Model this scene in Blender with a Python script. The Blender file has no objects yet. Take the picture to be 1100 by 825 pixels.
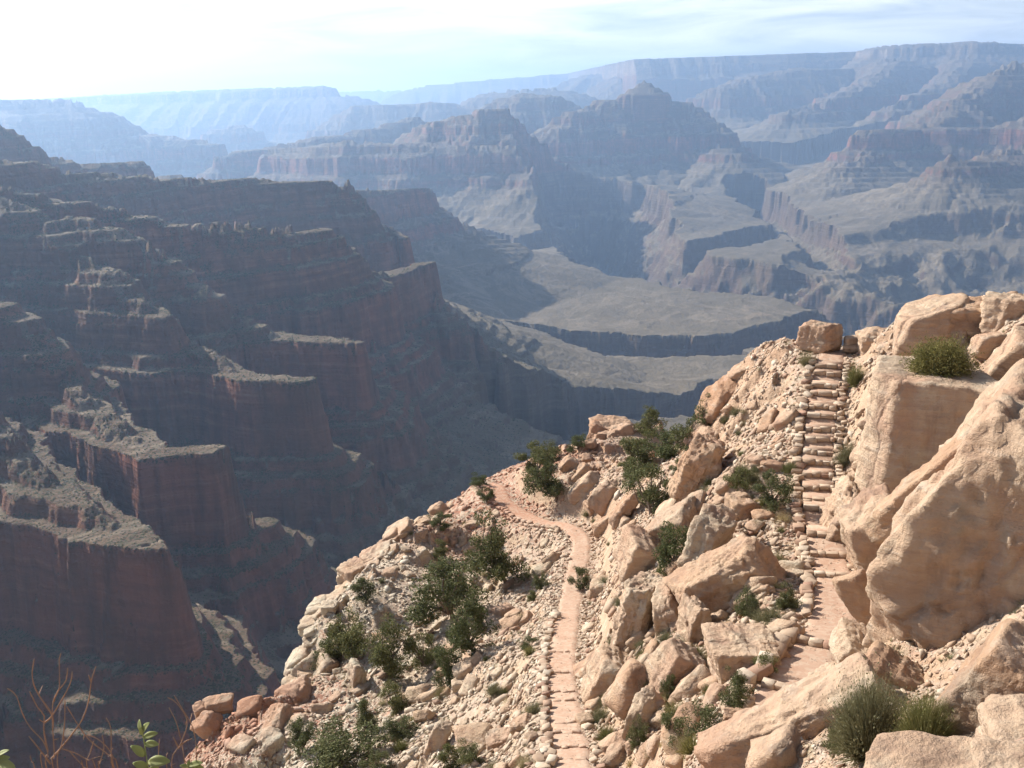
import bpy, bmesh, math, random
import numpy as np
from mathutils import Vector, Matrix
random.seed(7)
RNG = np.random.default_rng(11)
SC = bpy.context.scene
COL = SC.collection
R = math.radians

# ------------------------------------------------------------------ camera
PITCH, ROLL, FPX = R(16.3), R(2.0), 1069.0
F_ = np.array([0, math.cos(PITCH), -math.sin(PITCH)])
R0 = np.array([1.0, 0, 0]); U0 = np.array([0, math.sin(PITCH), math.cos(PITCH)])
RT = math.cos(ROLL) * R0 - math.sin(ROLL) * U0
UP = math.sin(ROLL) * R0 + math.cos(ROLL) * U0
cd = bpy.data.cameras.new('camera'); cam = bpy.data.objects.new('camera', cd); COL.objects.link(cam)
M_ = Matrix.Identity(4)
for i_ in range(3):
    M_[i_][0] = RT[i_]; M_[i_][1] = UP[i_]; M_[i_][2] = -F_[i_]
cam.matrix_world = M_
cd.sensor_width = 36; cd.lens = 36 * FPX / 1100.0
cd.clip_start = 0.05; cd.clip_end = 200000
SC.camera = cam

# ------------------------------------------------------------------ sky, sun, exposure
SUN_AZ, SUN_EL = R(-51), R(32)          # azimuth from +Y (view direction), negative = left
w = bpy.data.worlds.new('World'); SC.world = w; w.use_nodes = True
nt = w.node_tree; nt.nodes.clear()
sky = nt.nodes.new('ShaderNodeTexSky'); sky.sky_type = 'NISHITA'; sky.sun_disc = False
sky.sun_elevation = SUN_EL; sky.sun_rotation = SUN_AZ
sky.altitude = 1900; sky.air_density = 1.0; sky.dust_density = 4.0; sky.ozone_density = 1.0
tc = nt.nodes.new('ShaderNodeTexCoord')
mp = nt.nodes.new('ShaderNodeMapping'); mp.inputs['Scale'].default_value = (4.0, 4.0, 30.0)
nz = nt.nodes.new('ShaderNodeTexNoise'); nz.inputs['Scale'].default_value = 1.6
nz.inputs['Detail'].default_value = 7; nz.inputs['Roughness'].default_value = 0.6; nz.inputs['Distortion'].default_value = 0.6
rp = nt.nodes.new('ShaderNodeValToRGB'); rp.color_ramp.elements[0].position = 0.34; rp.color_ramp.elements[1].position = 0.62
mx = nt.nodes.new('ShaderNodeMixRGB'); mx.inputs[2].default_value = (12.2, 12.2, 12.4, 1)
mul = nt.nodes.new('ShaderNodeMath'); mul.operation = 'MULTIPLY'; mul.inputs[1].default_value = 0.9
bg = nt.nodes.new('ShaderNodeBackground'); bg.inputs[1].default_value = 0.062
wo = nt.nodes.new('ShaderNodeOutputWorld')
L = nt.links.new
L(tc.outputs['Generated'], mp.inputs[0]); L(mp.outputs[0], nz.inputs[0]); L(nz.outputs[0], rp.inputs[0])
sx = nt.nodes.new('ShaderNodeSeparateXYZ'); L(tc.outputs['Generated'], sx.inputs[0])
hz = nt.nodes.new('ShaderNodeMapRange'); hz.inputs[1].default_value = 0.10; hz.inputs[2].default_value = 0.34; hz.inputs[3].default_value = 1.0; hz.inputs[4].default_value = 0.12
L(sx.outputs[2], hz.inputs[0])
ad = nt.nodes.new('ShaderNodeMath'); ad.operation = 'MULTIPLY_ADD'; ad.inputs[1].default_value = 0.75; ad.inputs[2].default_value = 0.22; ad.use_clamp = True
L(rp.outputs[0], ad.inputs[0]); L(ad.outputs[0], mul.inputs[0]); L(hz.outputs[0], mul.inputs[1]); L(mul.outputs[0], mx.inputs[0]); L(sky.outputs[0], mx.inputs[1])
L(mx.outputs[0], bg.inputs[0]); L(bg.outputs[0], wo.inputs[0])

sd = bpy.data.lights.new('sun', 'SUN'); sd.energy = 5.0; sd.angle = R(0.53); sd.color = (1.0, 0.955, 0.88)
sun = bpy.data.objects.new('sun', sd); COL.objects.link(sun)
SUNV = Vector((math.cos(SUN_EL) * math.sin(SUN_AZ), math.cos(SUN_EL) * math.cos(SUN_AZ), math.sin(SUN_EL)))
sun.rotation_euler = SUNV.to_track_quat('Z', 'Y').to_euler()

SC.view_settings.view_transform = 'Standard'; SC.view_settings.look = 'None'
SC.view_settings.exposure = 0.95; SC.view_settings.gamma = 1.0
SC.render.engine = 'CYCLES'
cy = SC.cycles
cy.use_denoising = True
try: cy.denoiser = 'OPENIMAGEDENOISE'
except Exception: pass
cy.max_bounces = 4; cy.diffuse_bounces = 3; cy.glossy_bounces = 1; cy.transmission_bounces = 2
cy.volume_bounces = 1; cy.transparent_max_bounces = 8
cy.caustics_reflective = False; cy.caustics_refractive = False
try: cy.use_light_tree = False
except Exception: pass

# ------------------------------------------------------------------ helpers
def ray(px, py):
    d = F_ + RT * ((px - 550) / FPX) + UP * ((412.5 - py) / FPX)
    return d / np.linalg.norm(d)
def at(px, py, dist):                     # point at a distance (metres) along a line of sight
    return ray(px, py) * dist
def atz(px, py, z):                       # point where a line of sight meets height z
    d = ray(px, py); return d * (z / d[2])
def aty(px, py, y):                       # point at ground distance y ahead
    d = ray(px, py); return d * (y / d[1])

def tag(o, label=None, cat=None, group=None, kind=None):
    if label: o['label'] = label
    if cat: o['category'] = cat
    if group: o['group'] = group
    if kind: o['kind'] = kind
    return o
def empty(name, loc, parent=None):
    o = bpy.data.objects.new(name, None); COL.objects.link(o); o.location = loc
    o.empty_display_size = 0.1
    if parent: o.parent = parent
    return o
def mesh_np(name, V, Fc, mat, parent=None, smooth=True, attrs=None):
    """V (n,3) float array; Fc (m,k) int array with k = 3 or 4, or a list of such arrays"""
    me = bpy.data.meshes.new(name)
    Fs = Fc if isinstance(Fc, list) else [Fc]
    Fs = [np.asarray(f, dtype=np.int32) for f in Fs if len(f)]
    V = np.ascontiguousarray(V, dtype=np.float32)
    me.vertices.add(len(V)); me.vertices.foreach_set('co', V.ravel())
    li = np.concatenate([f.ravel() for f in Fs]); cnt = np.concatenate([np.full(len(f), f.shape[1], np.int32) for f in Fs])
    me.loops.add(len(li)); me.loops.foreach_set('vertex_index', li)
    me.polygons.add(len(cnt))
    st = np.zeros(len(cnt), np.int32); st[1:] = np.cumsum(cnt)[:-1]
    me.polygons.foreach_set('loop_start', st); me.polygons.foreach_set('loop_total', cnt)
    me.update(calc_edges=True)
    if smooth: me.polygons.foreach_set('use_smooth', np.ones(len(cnt), bool))
    if attrs:
        for k, a in attrs.items():
            at_ = me.attributes.new(k, 'FLOAT', 'POINT'); at_.data.foreach_set('value', np.asarray(a, np.float32).ravel())
    if mat: me.materials.append(mat)
    o = bpy.data.objects.new(name, me); COL.objects.link(o)
    if parent: o.parent = parent
    return o

# ------------------------------------------------------------------ noise (numpy)
def _h(ix, iy, seed):
    h = (ix.astype(np.int64) * 374761393 + iy.astype(np.int64) * 668265263 + seed * 974634777) & 0xFFFFFFFF
    h = ((h ^ (h >> 13)) * 1274126177) & 0xFFFFFFFF
    return (h ^ (h >> 16)) & 0xFFFF
def pn(x, y, seed=0):                     # gradient noise about -1..1
    ix = np.floor(x); iy = np.floor(y); fx = x - ix; fy = y - iy
    ux = fx * fx * fx * (fx * (fx * 6 - 15) + 10); uy = fy * fy * fy * (fy * (fy * 6 - 15) + 10)
    def g(dx, dy):
        a = _h(ix + dx, iy + dy, seed) * (2 * np.pi / 65536.0)
        return np.cos(a) * (fx - dx) + np.sin(a) * (fy - dy)
    a = g(0, 0) * (1 - ux) + g(1, 0) * ux
    b = g(0, 1) * (1 - ux) + g(1, 1) * ux
    return (a * (1 - uy) + b * uy) * 1.5
def fbm(x, y, sc, oc=4, seed=0, rough=0.5, ridged=False):
    v = 0; a = 1.0; t = 0
    for k in range(oc):
        n = pn(x / sc + 17.3 * k, y / sc - 9.1 * k, seed + k)
        if ridged: n = 1 - 2 * np.abs(n)
        v = v + a * n; t += a; a *= rough; sc *= 0.5
    return v / t
def sstep(a, b, x):
    t = np.clip((x - a) / (b - a), 0, 1); return t * t * (3 - 2 * t)
# ------------------------------------------------------------------ material helpers
class NB:
    def __init__(s, name):
        s.m = bpy.data.materials.new(name); s.m.use_nodes = True; s.t = s.m.node_tree; s.t.nodes.clear()
        s.out = s.t.nodes.new('ShaderNodeOutputMaterial')
        s.b = s.t.nodes.new('ShaderNodeBsdfPrincipled'); s.t.links.new(s.b.outputs[0], s.out.inputs[0])
        s.b.inputs['Specular IOR Level'].default_value = 0.15; s.b.inputs['Roughness'].default_value = 0.9
        s.geo = s.t.nodes.new('ShaderNodeNewGeometry'); s.pos = s.geo.outputs['Position']
        s.tcn = s.t.nodes.new('ShaderNodeTexCoord'); s.obj = s.tcn.outputs['Object']
    def link(s, a, b): s.t.links.new(a, b)
    def val(s, inp, v):
        if isinstance(v, (int, float)): inp.default_value = v
        elif isinstance(v, tuple): inp.default_value = v if len(v) == 4 else (v + (1,))
        else: s.link(v, inp)
    def vec(s, scale, src=None, loc=(0, 0, 0)):
        n = s.t.nodes.new('ShaderNodeMapping'); n.inputs['Scale'].default_value = scale; n.inputs['Location'].default_value = loc
        s.link(src or s.pos, n.inputs[0]); return n.outputs[0]
    def noise(s, scale, detail=4, rough=0.55, src=None, dist=0.0, color=False):
        n = s.t.nodes.new('ShaderNodeTexNoise'); n.inputs['Scale'].default_value = scale
        n.inputs['Detail'].default_value = detail; n.inputs['Roughness'].default_value = rough; n.inputs['Distortion'].default_value = dist
        s.link(src or s.pos, n.inputs[0]); return n.outputs[1 if color else 0]
    def voro(s, scale, src=None, feature='F1', out='Distance', rnd=1.0):
        n = s.t.nodes.new('ShaderNodeTexVoronoi'); n.feature = feature; n.inputs['Scale'].default_value = scale
        n.inputs['Randomness'].default_value = rnd
        s.link(src or s.pos, n.inputs[0]); return n.outputs[out]
    def math(s, op, a, b=0.0, c=0.0, clamp=False):
        n = s.t.nodes.new('ShaderNodeMath'); n.operation = op; n.use_clamp = clamp
        s.val(n.inputs[0], a); s.val(n.inputs[1], b); s.val(n.inputs[2], c); return n.outputs[0]
    def ramp(s, fac, stops, interp='LINEAR'):
        n = s.t.nodes.new('ShaderNodeValToRGB'); cr = n.color_ramp; cr.interpolation = interp
        while len(cr.elements) < len(stops): cr.elements.new(0.5)
        for e, (p, c) in zip(cr.elements, stops):
            e.position = p
            e.color = (c, c, c, 1) if isinstance(c, (int, float)) else tuple(c) + (1,)
        s.link(fac, n.inputs[0]); return n.outputs[0]
    def mix(s, fac, a, b, mode='MIX'):
        n = s.t.nodes.new('ShaderNodeMixRGB'); n.blend_type = mode
        s.val(n.inputs[0], fac); s.val(n.inputs[1], a); s.val(n.inputs[2], b); return n.outputs[0]
    def attr(s, name):
        n = s.t.nodes.new('ShaderNodeAttribute'); n.attribute_name = name; return n.outputs['Fac']
    def sepz(s, src, k=2):
        n = s.t.nodes.new('ShaderNodeSeparateXYZ'); s.link(src, n.inputs[0]); return n.outputs[k]
    def bump(s, h, strength=0.5, dist=0.1, nrm=None):
        n = s.t.nodes.new('ShaderNodeBump'); n.inputs['Strength'].default_value = strength; n.inputs['Distance'].default_value = dist
        s.link(h, n.inputs['Height'])
        if nrm: s.link(nrm, n.inputs['Normal'])
        s.link(n.outputs[0], s.b.inputs['Normal']); return n.outputs[0]
    def color(s, c): s.val(s.b.inputs['Base Color'], c)

def g3(c): return tuple(c)
# strata colours, by height (metres below the viewer), shifted by the dip of the beds
ZLO, ZHI = -1250.0, 350.0
def zf(z): return (z - ZLO) / (ZHI - ZLO)
def mat_canyon():
    n = NB('canyon_rock')
    st = n.attr('strat')
    wob = n.noise(0.006, 3); fine = n.noise(0.05, 4, 0.6)
    s = n.math('ADD', st, n.math('MULTIPLY', n.math('SUBTRACT', wob, 0.5), 26))
    f = n.math('DIVIDE', n.math('SUBTRACT', s, ZLO), ZHI - ZLO)
    rock = n.ramp(f, [(0.0, (.10, .085, .08)), (zf(-880), (.14, .105, .085)), (zf(-855), (.20, .14, .10)), (zf(-790), (.20, .15, .11)),
                      (zf(-770), (.19, .165, .125)), (zf(-600), (.21, .175, .125)), (zf(-555), (.25, .18, .13)), (zf(-535), (.30, .128, .085)),
                      (zf(-365), (.33, .138, .09)), (zf(-345), (.26, .125, .08)), (zf(-230), (.31, .14, .085)), (zf(-75), (.27, .13, .085)),
                      (zf(-60), (.33, .14, .09)), (zf(20), (.32, .15, .10)), (zf(30), (.46, .38, .28)), (zf(130), (.50, .42, .31)),
                      (zf(140), (.34, .28, .20)), (zf(180), (.44, .38, .29)), (1.0, (.42, .37, .29))])
    # thin beds
    bv = n.t.nodes.new('ShaderNodeCombineXYZ'); n.link(n.math('MULTIPLY', n.sepz(n.pos, 0), 0.004), bv.inputs[0])
    n.link(n.math('MULTIPLY', n.sepz(n.pos, 1), 0.004), bv.inputs[1]); n.link(n.math('MULTIPLY', st, 0.11), bv.inputs[2])
    beds = n.noise(1.0, 6, 0.7, src=bv.outputs[0])
    rw = n.ramp(f, [(zf(-560), 1.0), (zf(-540), 0.5), (zf(-365), 0.5), (zf(-345), 1.0)])
    rock = n.mix(n.math('MULTIPLY', rw, n.ramp(beds, [(0.36, 0.75), (0.62, 0.0)])), rock, (.12, .07, .05), 'MIX')
    rock = n.mix(n.ramp(beds, [(0.55, 0.0), (0.75, 0.5)]), rock, (.42, .29, .20), 'MIX')
    # desert varnish streaks running down the cliffs
    streak = n.noise(1.0, 5, 0.6, src=n.vec((0.045, 0.045, 0.004)))
    rock = n.mix(n.ramp(streak, [(0.45, 0.0), (0.66, 0.65)]), rock, (.10, .065, .05))
    rock = n.mix(n.ramp(n.noise(0.014, 6, 0.65), [(0.46, 0.0), (0.6, 0.6)]), rock, (.13, .078, .058))
    # talus and soil on what lies flatter
    nzv = n.sepz(n.geo.outputs['Normal'])
    slope = n.math('ADD', nzv, n.math('MULTIPLY', n.math('SUBTRACT', fine, 0.5), 0.35))
    soilc = n.mix(n.ramp(f, [(zf(-840), 0.0), (zf(-600), 0.0), (zf(-520), 1.0)]), (.172, .148, .100), (.135, .092, .062))
    soilc = n.mix(n.math('MULTIPLY', n.ramp(n.noise(0.012, 6, 0.65), [(0.35, 0.0), (0.7, 1.0)]), n.ramp(f, [(zf(-640), 1.0), (zf(-500), 0.45)])), soilc, (.255, .222, .16))
    col = n.mix(n.ramp(slope, [(0.68, 0.0), (0.80, 0.92)]), rock, soilc)
    # small ledges showing in the slopes
    col = n.mix(n.math('MULTIPLY', n.ramp(beds, [(0.60, 0.0), (0.66, 0.55)]), n.ramp(slope, [(0.6, 0.0), (0.75, 1.0)])), col, (.40, .33, .25))
    # scrub: dark green dots, many where it is flatter
    dots = n.voro(0.17); dots2 = n.voro(0.42)
    dens = n.noise(0.02, 4, 0.6)
    thr = n.math('MULTIPLY', dens, 0.62)
    dm = n.math('MAXIMUM', n.math('LESS_THAN', dots, thr), n.math('LESS_THAN', dots2, n.math('MULTIPLY', dens, 0.72)))
    dm = n.math('MULTIPLY', dm, n.ramp(slope, [(0.52, 0.0), (0.7, 0.85)]))
    dm = n.math('MULTIPLY', dm, n.ramp(f, [(zf(-820), 0.35), (zf(-600), 0.5), (zf(-420), 1.0)]))
    col = n.mix(dm, col, (.062, .068, .035))
    wash = n.noise(0.0035, 8, 0.62, dist=1.2)
    col = n.mix(n.math('MULTIPLY', n.ramp(wash, [(0.46, 0.0), (0.50, 0.55), (0.54, 0.0)]), n.ramp(slope, [(0.7, 0.0), (0.85, 1.0)])), col, (.34, .30, .23))
    col = n.mix(n.ramp(n.noise(0.0016, 5, 0.6), [(0.4, 0.0), (0.65, 0.5)]), col, (.13, .115, .075))
    n.color(n.mix(1.0, col, (.78, .70, .64), 'MULTIPLY'))
    h = n.math('ADD', n.math('MULTIPLY', beds, 1.2), n.noise(0.09, 8, 0.62))
    h = n.math('ADD', h, n.math('MULTIPLY', streak, 0.5))
    n.bump(h, 0.8, 7.0)
    return n.m
MAT_CANYON = mat_canyon()

# ------------------------------------------------------------------ the canyon
# run-out of the beds: each (height below which, horizontal run) from the rim down to the flat Tonto level
SEG = [(250, 0), (170, 40), (130, 60), (20, 30), (-70, 150)]
zz = -70
for dz_, cl_ in ((40, 18), (52, 30), (38, 16), (56, 34), (42, 18), (52, 28)):
    SEG.append((zz - cl_, 9)); SEG.append((zz - dz_, (dz_ - cl_) * 1.25)); zz -= dz_
SEG += [(-357, 16), (-452, 16), (-490, 58), (-530, 16), (-580, 70), (-660, 165), (-672, 8), (-765, 300), (-800, 1600)]
Zt = np.array([s[0] for s in SEG], float); Tt = np.cumsum([s[1] for s in SEG]).astype(float)
Zt = np.concatenate([[262], Zt]); Tt = np.concatenate([[-4000], Tt])
def Z_of_t(t): return np.interp(t, Tt, Zt)
def T_of_z(z): return np.interp(-z, -Zt, Tt)

# ridges: (class, dip offset, [(px, py, z) or (px, py, z, dist)...])  -- z None with dist: height from line of sight
RIDGES = [
 ('canyon_wall', 0, [(70, 522, -335), (150, 575, -352), (176, 588, -356), (196, 655, -452), (208, 684, -495), (252, 716, -560), (335, 752, -640)]),
 ('canyon_wall', 0, [(72, 392, -300), (108, 445, -338), (160, 482, -352), (228, 482, -355), (276, 558, -452), (315, 580, -500), (375, 617, -590)]),
 ('canyon_wall', 0, [(120, 290, -235), (175, 335, -285), (218, 372, -335), (262, 402, -352), (326, 405, -355), (350, 478, -452), (405, 500, -500), (478, 548, -600)]),
 ('canyon_wall', 0, [(150, 255, -200), (215, 305, -270), (268, 345, -330), (315, 360, -352), (385, 365, -355), (408, 412, -452), (440, 460, -530), (492, 522, -660)]),
 ('canyon_wall', 0, [(200, 240, -200), (290, 242, -216), (342, 240, -226)]),
 ('canyon_wall', 0, [(342, 240, -226), (368, 268, -290), (385, 292, -340), (430, 290, -352), (455, 282, -355), (478, 335, -452), (525, 400, -580), (555, 472, -700)]),
 ('canyon_wall', 0, [(160, 188, -155), (260, 190, -182), (360, 192, -200)]),
 ('canyon_wall', 0, [(360, 192, -200), (385, 215, -270), (405, 240, -335), (425, 252, -352)]),
]
ROOTS = [  # crests running back to the main ridge left of the picture, in metres
 [(-416, 861, -335), (-502, 927, -300), (-640, 1010, -230), (-800, 1070, -150), (-980, 1080, -60)],
 [(-541, 1176, -300), (-620, 1240, -245), (-760, 1300, -175), (-960, 1330, -80)],
 [(-594, 1488, -235), (-720, 1577, -165), (-850, 1650, -105), (-1050, 1700, -30)],
 [(-581, 1584, -200), (-700, 1620, -160)],
 [(-559, 1754, -200), (-700, 1740, -160), (-850, 1690, -110)],
 [(-826, 2364, -155), (-930, 2150, -110), (-1050, 1900, -60)],
 [(-1400, 300, 60), (-1150, 800, 20), (-1050, 1100, -40), (-1020, 1400, -50), (-1080, 1700, -20), (-1150, 1950, -40), (-1500, 2300, 60), (-2300, 2600, 200)],
]
def P(lst): return lst
D = 'dist'
FAR = [  # (class, offset, [(px, py, ground distance)]) -- height follows from the line of sight
 ('canyon_wall', 0, [(-160, 122, 2700), (-26, 126, 2800)]),
 ('canyon_wall', 0, [(0, 150, 2850), (40, 158, 3000), (66, 166, 3050), (82, 174, 3300), (124, 174, 3400), (150, 190, 3500), (180, 198, 3600)]),
 ('canyon_wall', 0, [(136, 172, 3420), (137, 173, 3425)]),
 ('canyon_wall', 0, [(350, 196, 3700), (400, 203, 3900), (448, 200, 4100), (460, 200, 4150), (492, 238, 4250)]),
 ('canyon_wall', 0, [(180, 188, 4300), (190, 187, 4300)]),
 # the far south wall
 ('far_canyon_rim', 0, [(-200, 108, 9500), (-20, 107, 9000), (75, 105, 9300)]),
 ('far_canyon_rim', 0, [(75, 112, 9300), (105, 128, 9300), (150, 140, 9200), (220, 150, 9200), (262, 165, 9300)]),
 ('far_canyon_rim', 30, [(60, 104, 17000), (200, 97, 16500), (345, 92, 16000), (366, 100, 16000)]),
 ('far_canyon_rim', 0, [(235, 137, 12500), (252, 134, 12500), (262, 150, 12500)]),
 ('far_canyon_rim', 100, [(340, 98, 30000), (460, 96, 30000)]),
 ('far_canyon_rim', 150, [(450, 92, 24000), (560, 82, 24000), (690, 72, 24000)]),
 ('far_canyon_rim', 0, [(385, 112, 12500), (440, 112, 12500), (462, 108, 12500), (520, 114, 12500)]),
 ('far_canyon_rim', 0, [(240, 165, 7600), (320, 150, 8000), (390, 138, 8300), (440, 125, 8600)]),
 # mid butte
 ('butte', 0, [(445, 136, 7100), (480, 126, 6900), (522, 116, 6800), (562, 115, 6800), (590, 126, 6700)]),
 ('butte', 0, [(300, 158, 7000), (380, 150, 6600), (450, 153, 6500), (560, 156, 6300), (602, 157, 6100)]),
 ('butte', 0, [(560, 100, 9500), (580, 100, 9500)]),
 ('butte', 0, [(530, 97, 13500), (600, 93, 13500)]),
 # mesa behind with the pyramid
 ('butte', 0, [(600, 136, 7800), (620, 118, 8000), (650, 105, 8200), (732, 107, 8300), (768, 138, 7900)]),
 ('butte', 0, [(765, 142, 7900), (785, 165, 7500)]),
 ('butte', 0, [(588, 150, 6300), (600, 142, 6250), (606, 142, 6250), (640, 155, 6400)]),
 # north rim
 ('far_canyon_rim', 250, [(640, 78, 18000), (740, 66, 17500), (860, 58, 17000), (930, 56, 16500)]),
 ('far_canyon_rim', 250, [(925, 54, 14500), (960, 48, 13500), (1050, 44, 13000), (1090, 48, 13500), (1300, 30, 13500)]),
 ('far_canyon_rim', 230, [(700, 66, 15500), (735, 64, 15500)]),
 ('far_canyon_rim', 230, [(920, 72, 12500), (860, 72, 12200), (800, 82, 11800), (775, 92, 11500)]),
 ('far_canyon_rim', 200, [(960, 62, 12500), (930, 88, 11000), (880, 108, 10200), (850, 116, 9900)]),
 ('far_canyon_rim', 200, [(1040, 60, 12500), (1010, 90, 11000), (960, 110, 9800)]),
 # right hand temples
 ('butte', 0, [(1230, 66, 9500), (1150, 76, 9000), (1090, 64, 8600), (1082, 66, 8600), (1052, 92, 8200), (1030, 102, 8000)]),
 ('butte', 0, [(1030, 112, 7900), (1000, 132, 7600), (945, 137, 7300), (935, 138, 7300)]),
 ('butte', 0, [(1120, 120, 7200), (1060, 135, 7300), (1000, 134, 7400)]),
 ('butte', 0, [(935, 165, 6900), (900, 178, 6700)]),
 ('butte', 0, [(1200, 150, 6100), (1100, 154, 6200), (1062, 160, 6200)]),
 ('butte', 0, [(1110, 175, 5900), (1070, 172, 5900), (1025, 168, 5750), (1010, 190, 5650)]),
]
GORGES = [  # (half width scale, floor, [(px,py) at Tonto level -785])
 (0.9, -1190, [(640, 226), (648, 236), (662, 262), (700, 285), (780, 298), (870, 306), (960, 318), (1150, 345), (1400, 380)]),
 (2.6, -1190, [(1110, 287), (1400, 300)]),
 (0.30, -930, [(500, 262), (560, 268), (610, 262), (660, 268)]),
 (0.32, -925, [(575, 366), (650, 374), (720, 376), (790, 372), (860, 356), (940, 335)]),
 (0.24, -895, [(575, 510), (600, 492), (660, 474), (740, 448), (820, 420), (900, 385), (980, 350)]),
 (0.36, -960, [(690, 262), (735, 272), (790, 262), (830, 250)]),
 (0.36, -950, [(745, 305), (790, 296), (850, 292), (905, 315)]),
 (0.32, -930, [(800, 215), (830, 232), (865, 250), (900, 275)]),
]
CONES = [(1022, 164, 5750, 0.74, -790), (1090, 62, 8600, 0.9, -60), (692, 86, 8250, 0.5, -75)]
MESAS = [  # (top height, edge polygon in px at that height) : benches of the old red beds above the gorge on the right
]

def seg_dist(X, Y, a, b, za, zb):
    dx, dy = b[0] - a[0], b[1] - a[1]; L2 = dx * dx + dy * dy + 1e-6
    t = np.clip(((X - a[0]) * dx + (Y - a[1]) * dy) / L2, 0, 1)
    cx = a[0] + t * dx; cy_ = a[1] + t * dy
    return np.hypot(X - cx, Y - cy_), cx, cy_, za + t * (zb - za)

RW = []
for cls, off, pts in RIDGES: RW.append((cls, off, [atz(p[0], p[1], p[2]) for p in pts]))
for pts in ROOTS: RW.append(('canyon_wall', 0, [np.array(p, float) for p in pts]))
for cls, off, pts in FAR: RW.append((cls, off, [aty(p[0], p[1], p[2]) for p in pts]))
# the spur the viewer stands on, running on below the trail
RW.append(('foreground_spur', 0, [np.array(p, float) for p in [(60, -260, 20), (45, -60, -20), (40, 60, -95), (48, 110, -150), (60, 240, -240)]]))
RW.append(('foreground_spur', 0, [np.array(p, float) for p in [(60, -260, 20), (-260, -420, 60), (-900, -600, 120), (-1500, 100, 140)]]))
GW = [(s, zb, [atz(p[0], p[1], -785) for p in pts]) for s, zb, pts in GORGES]

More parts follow.
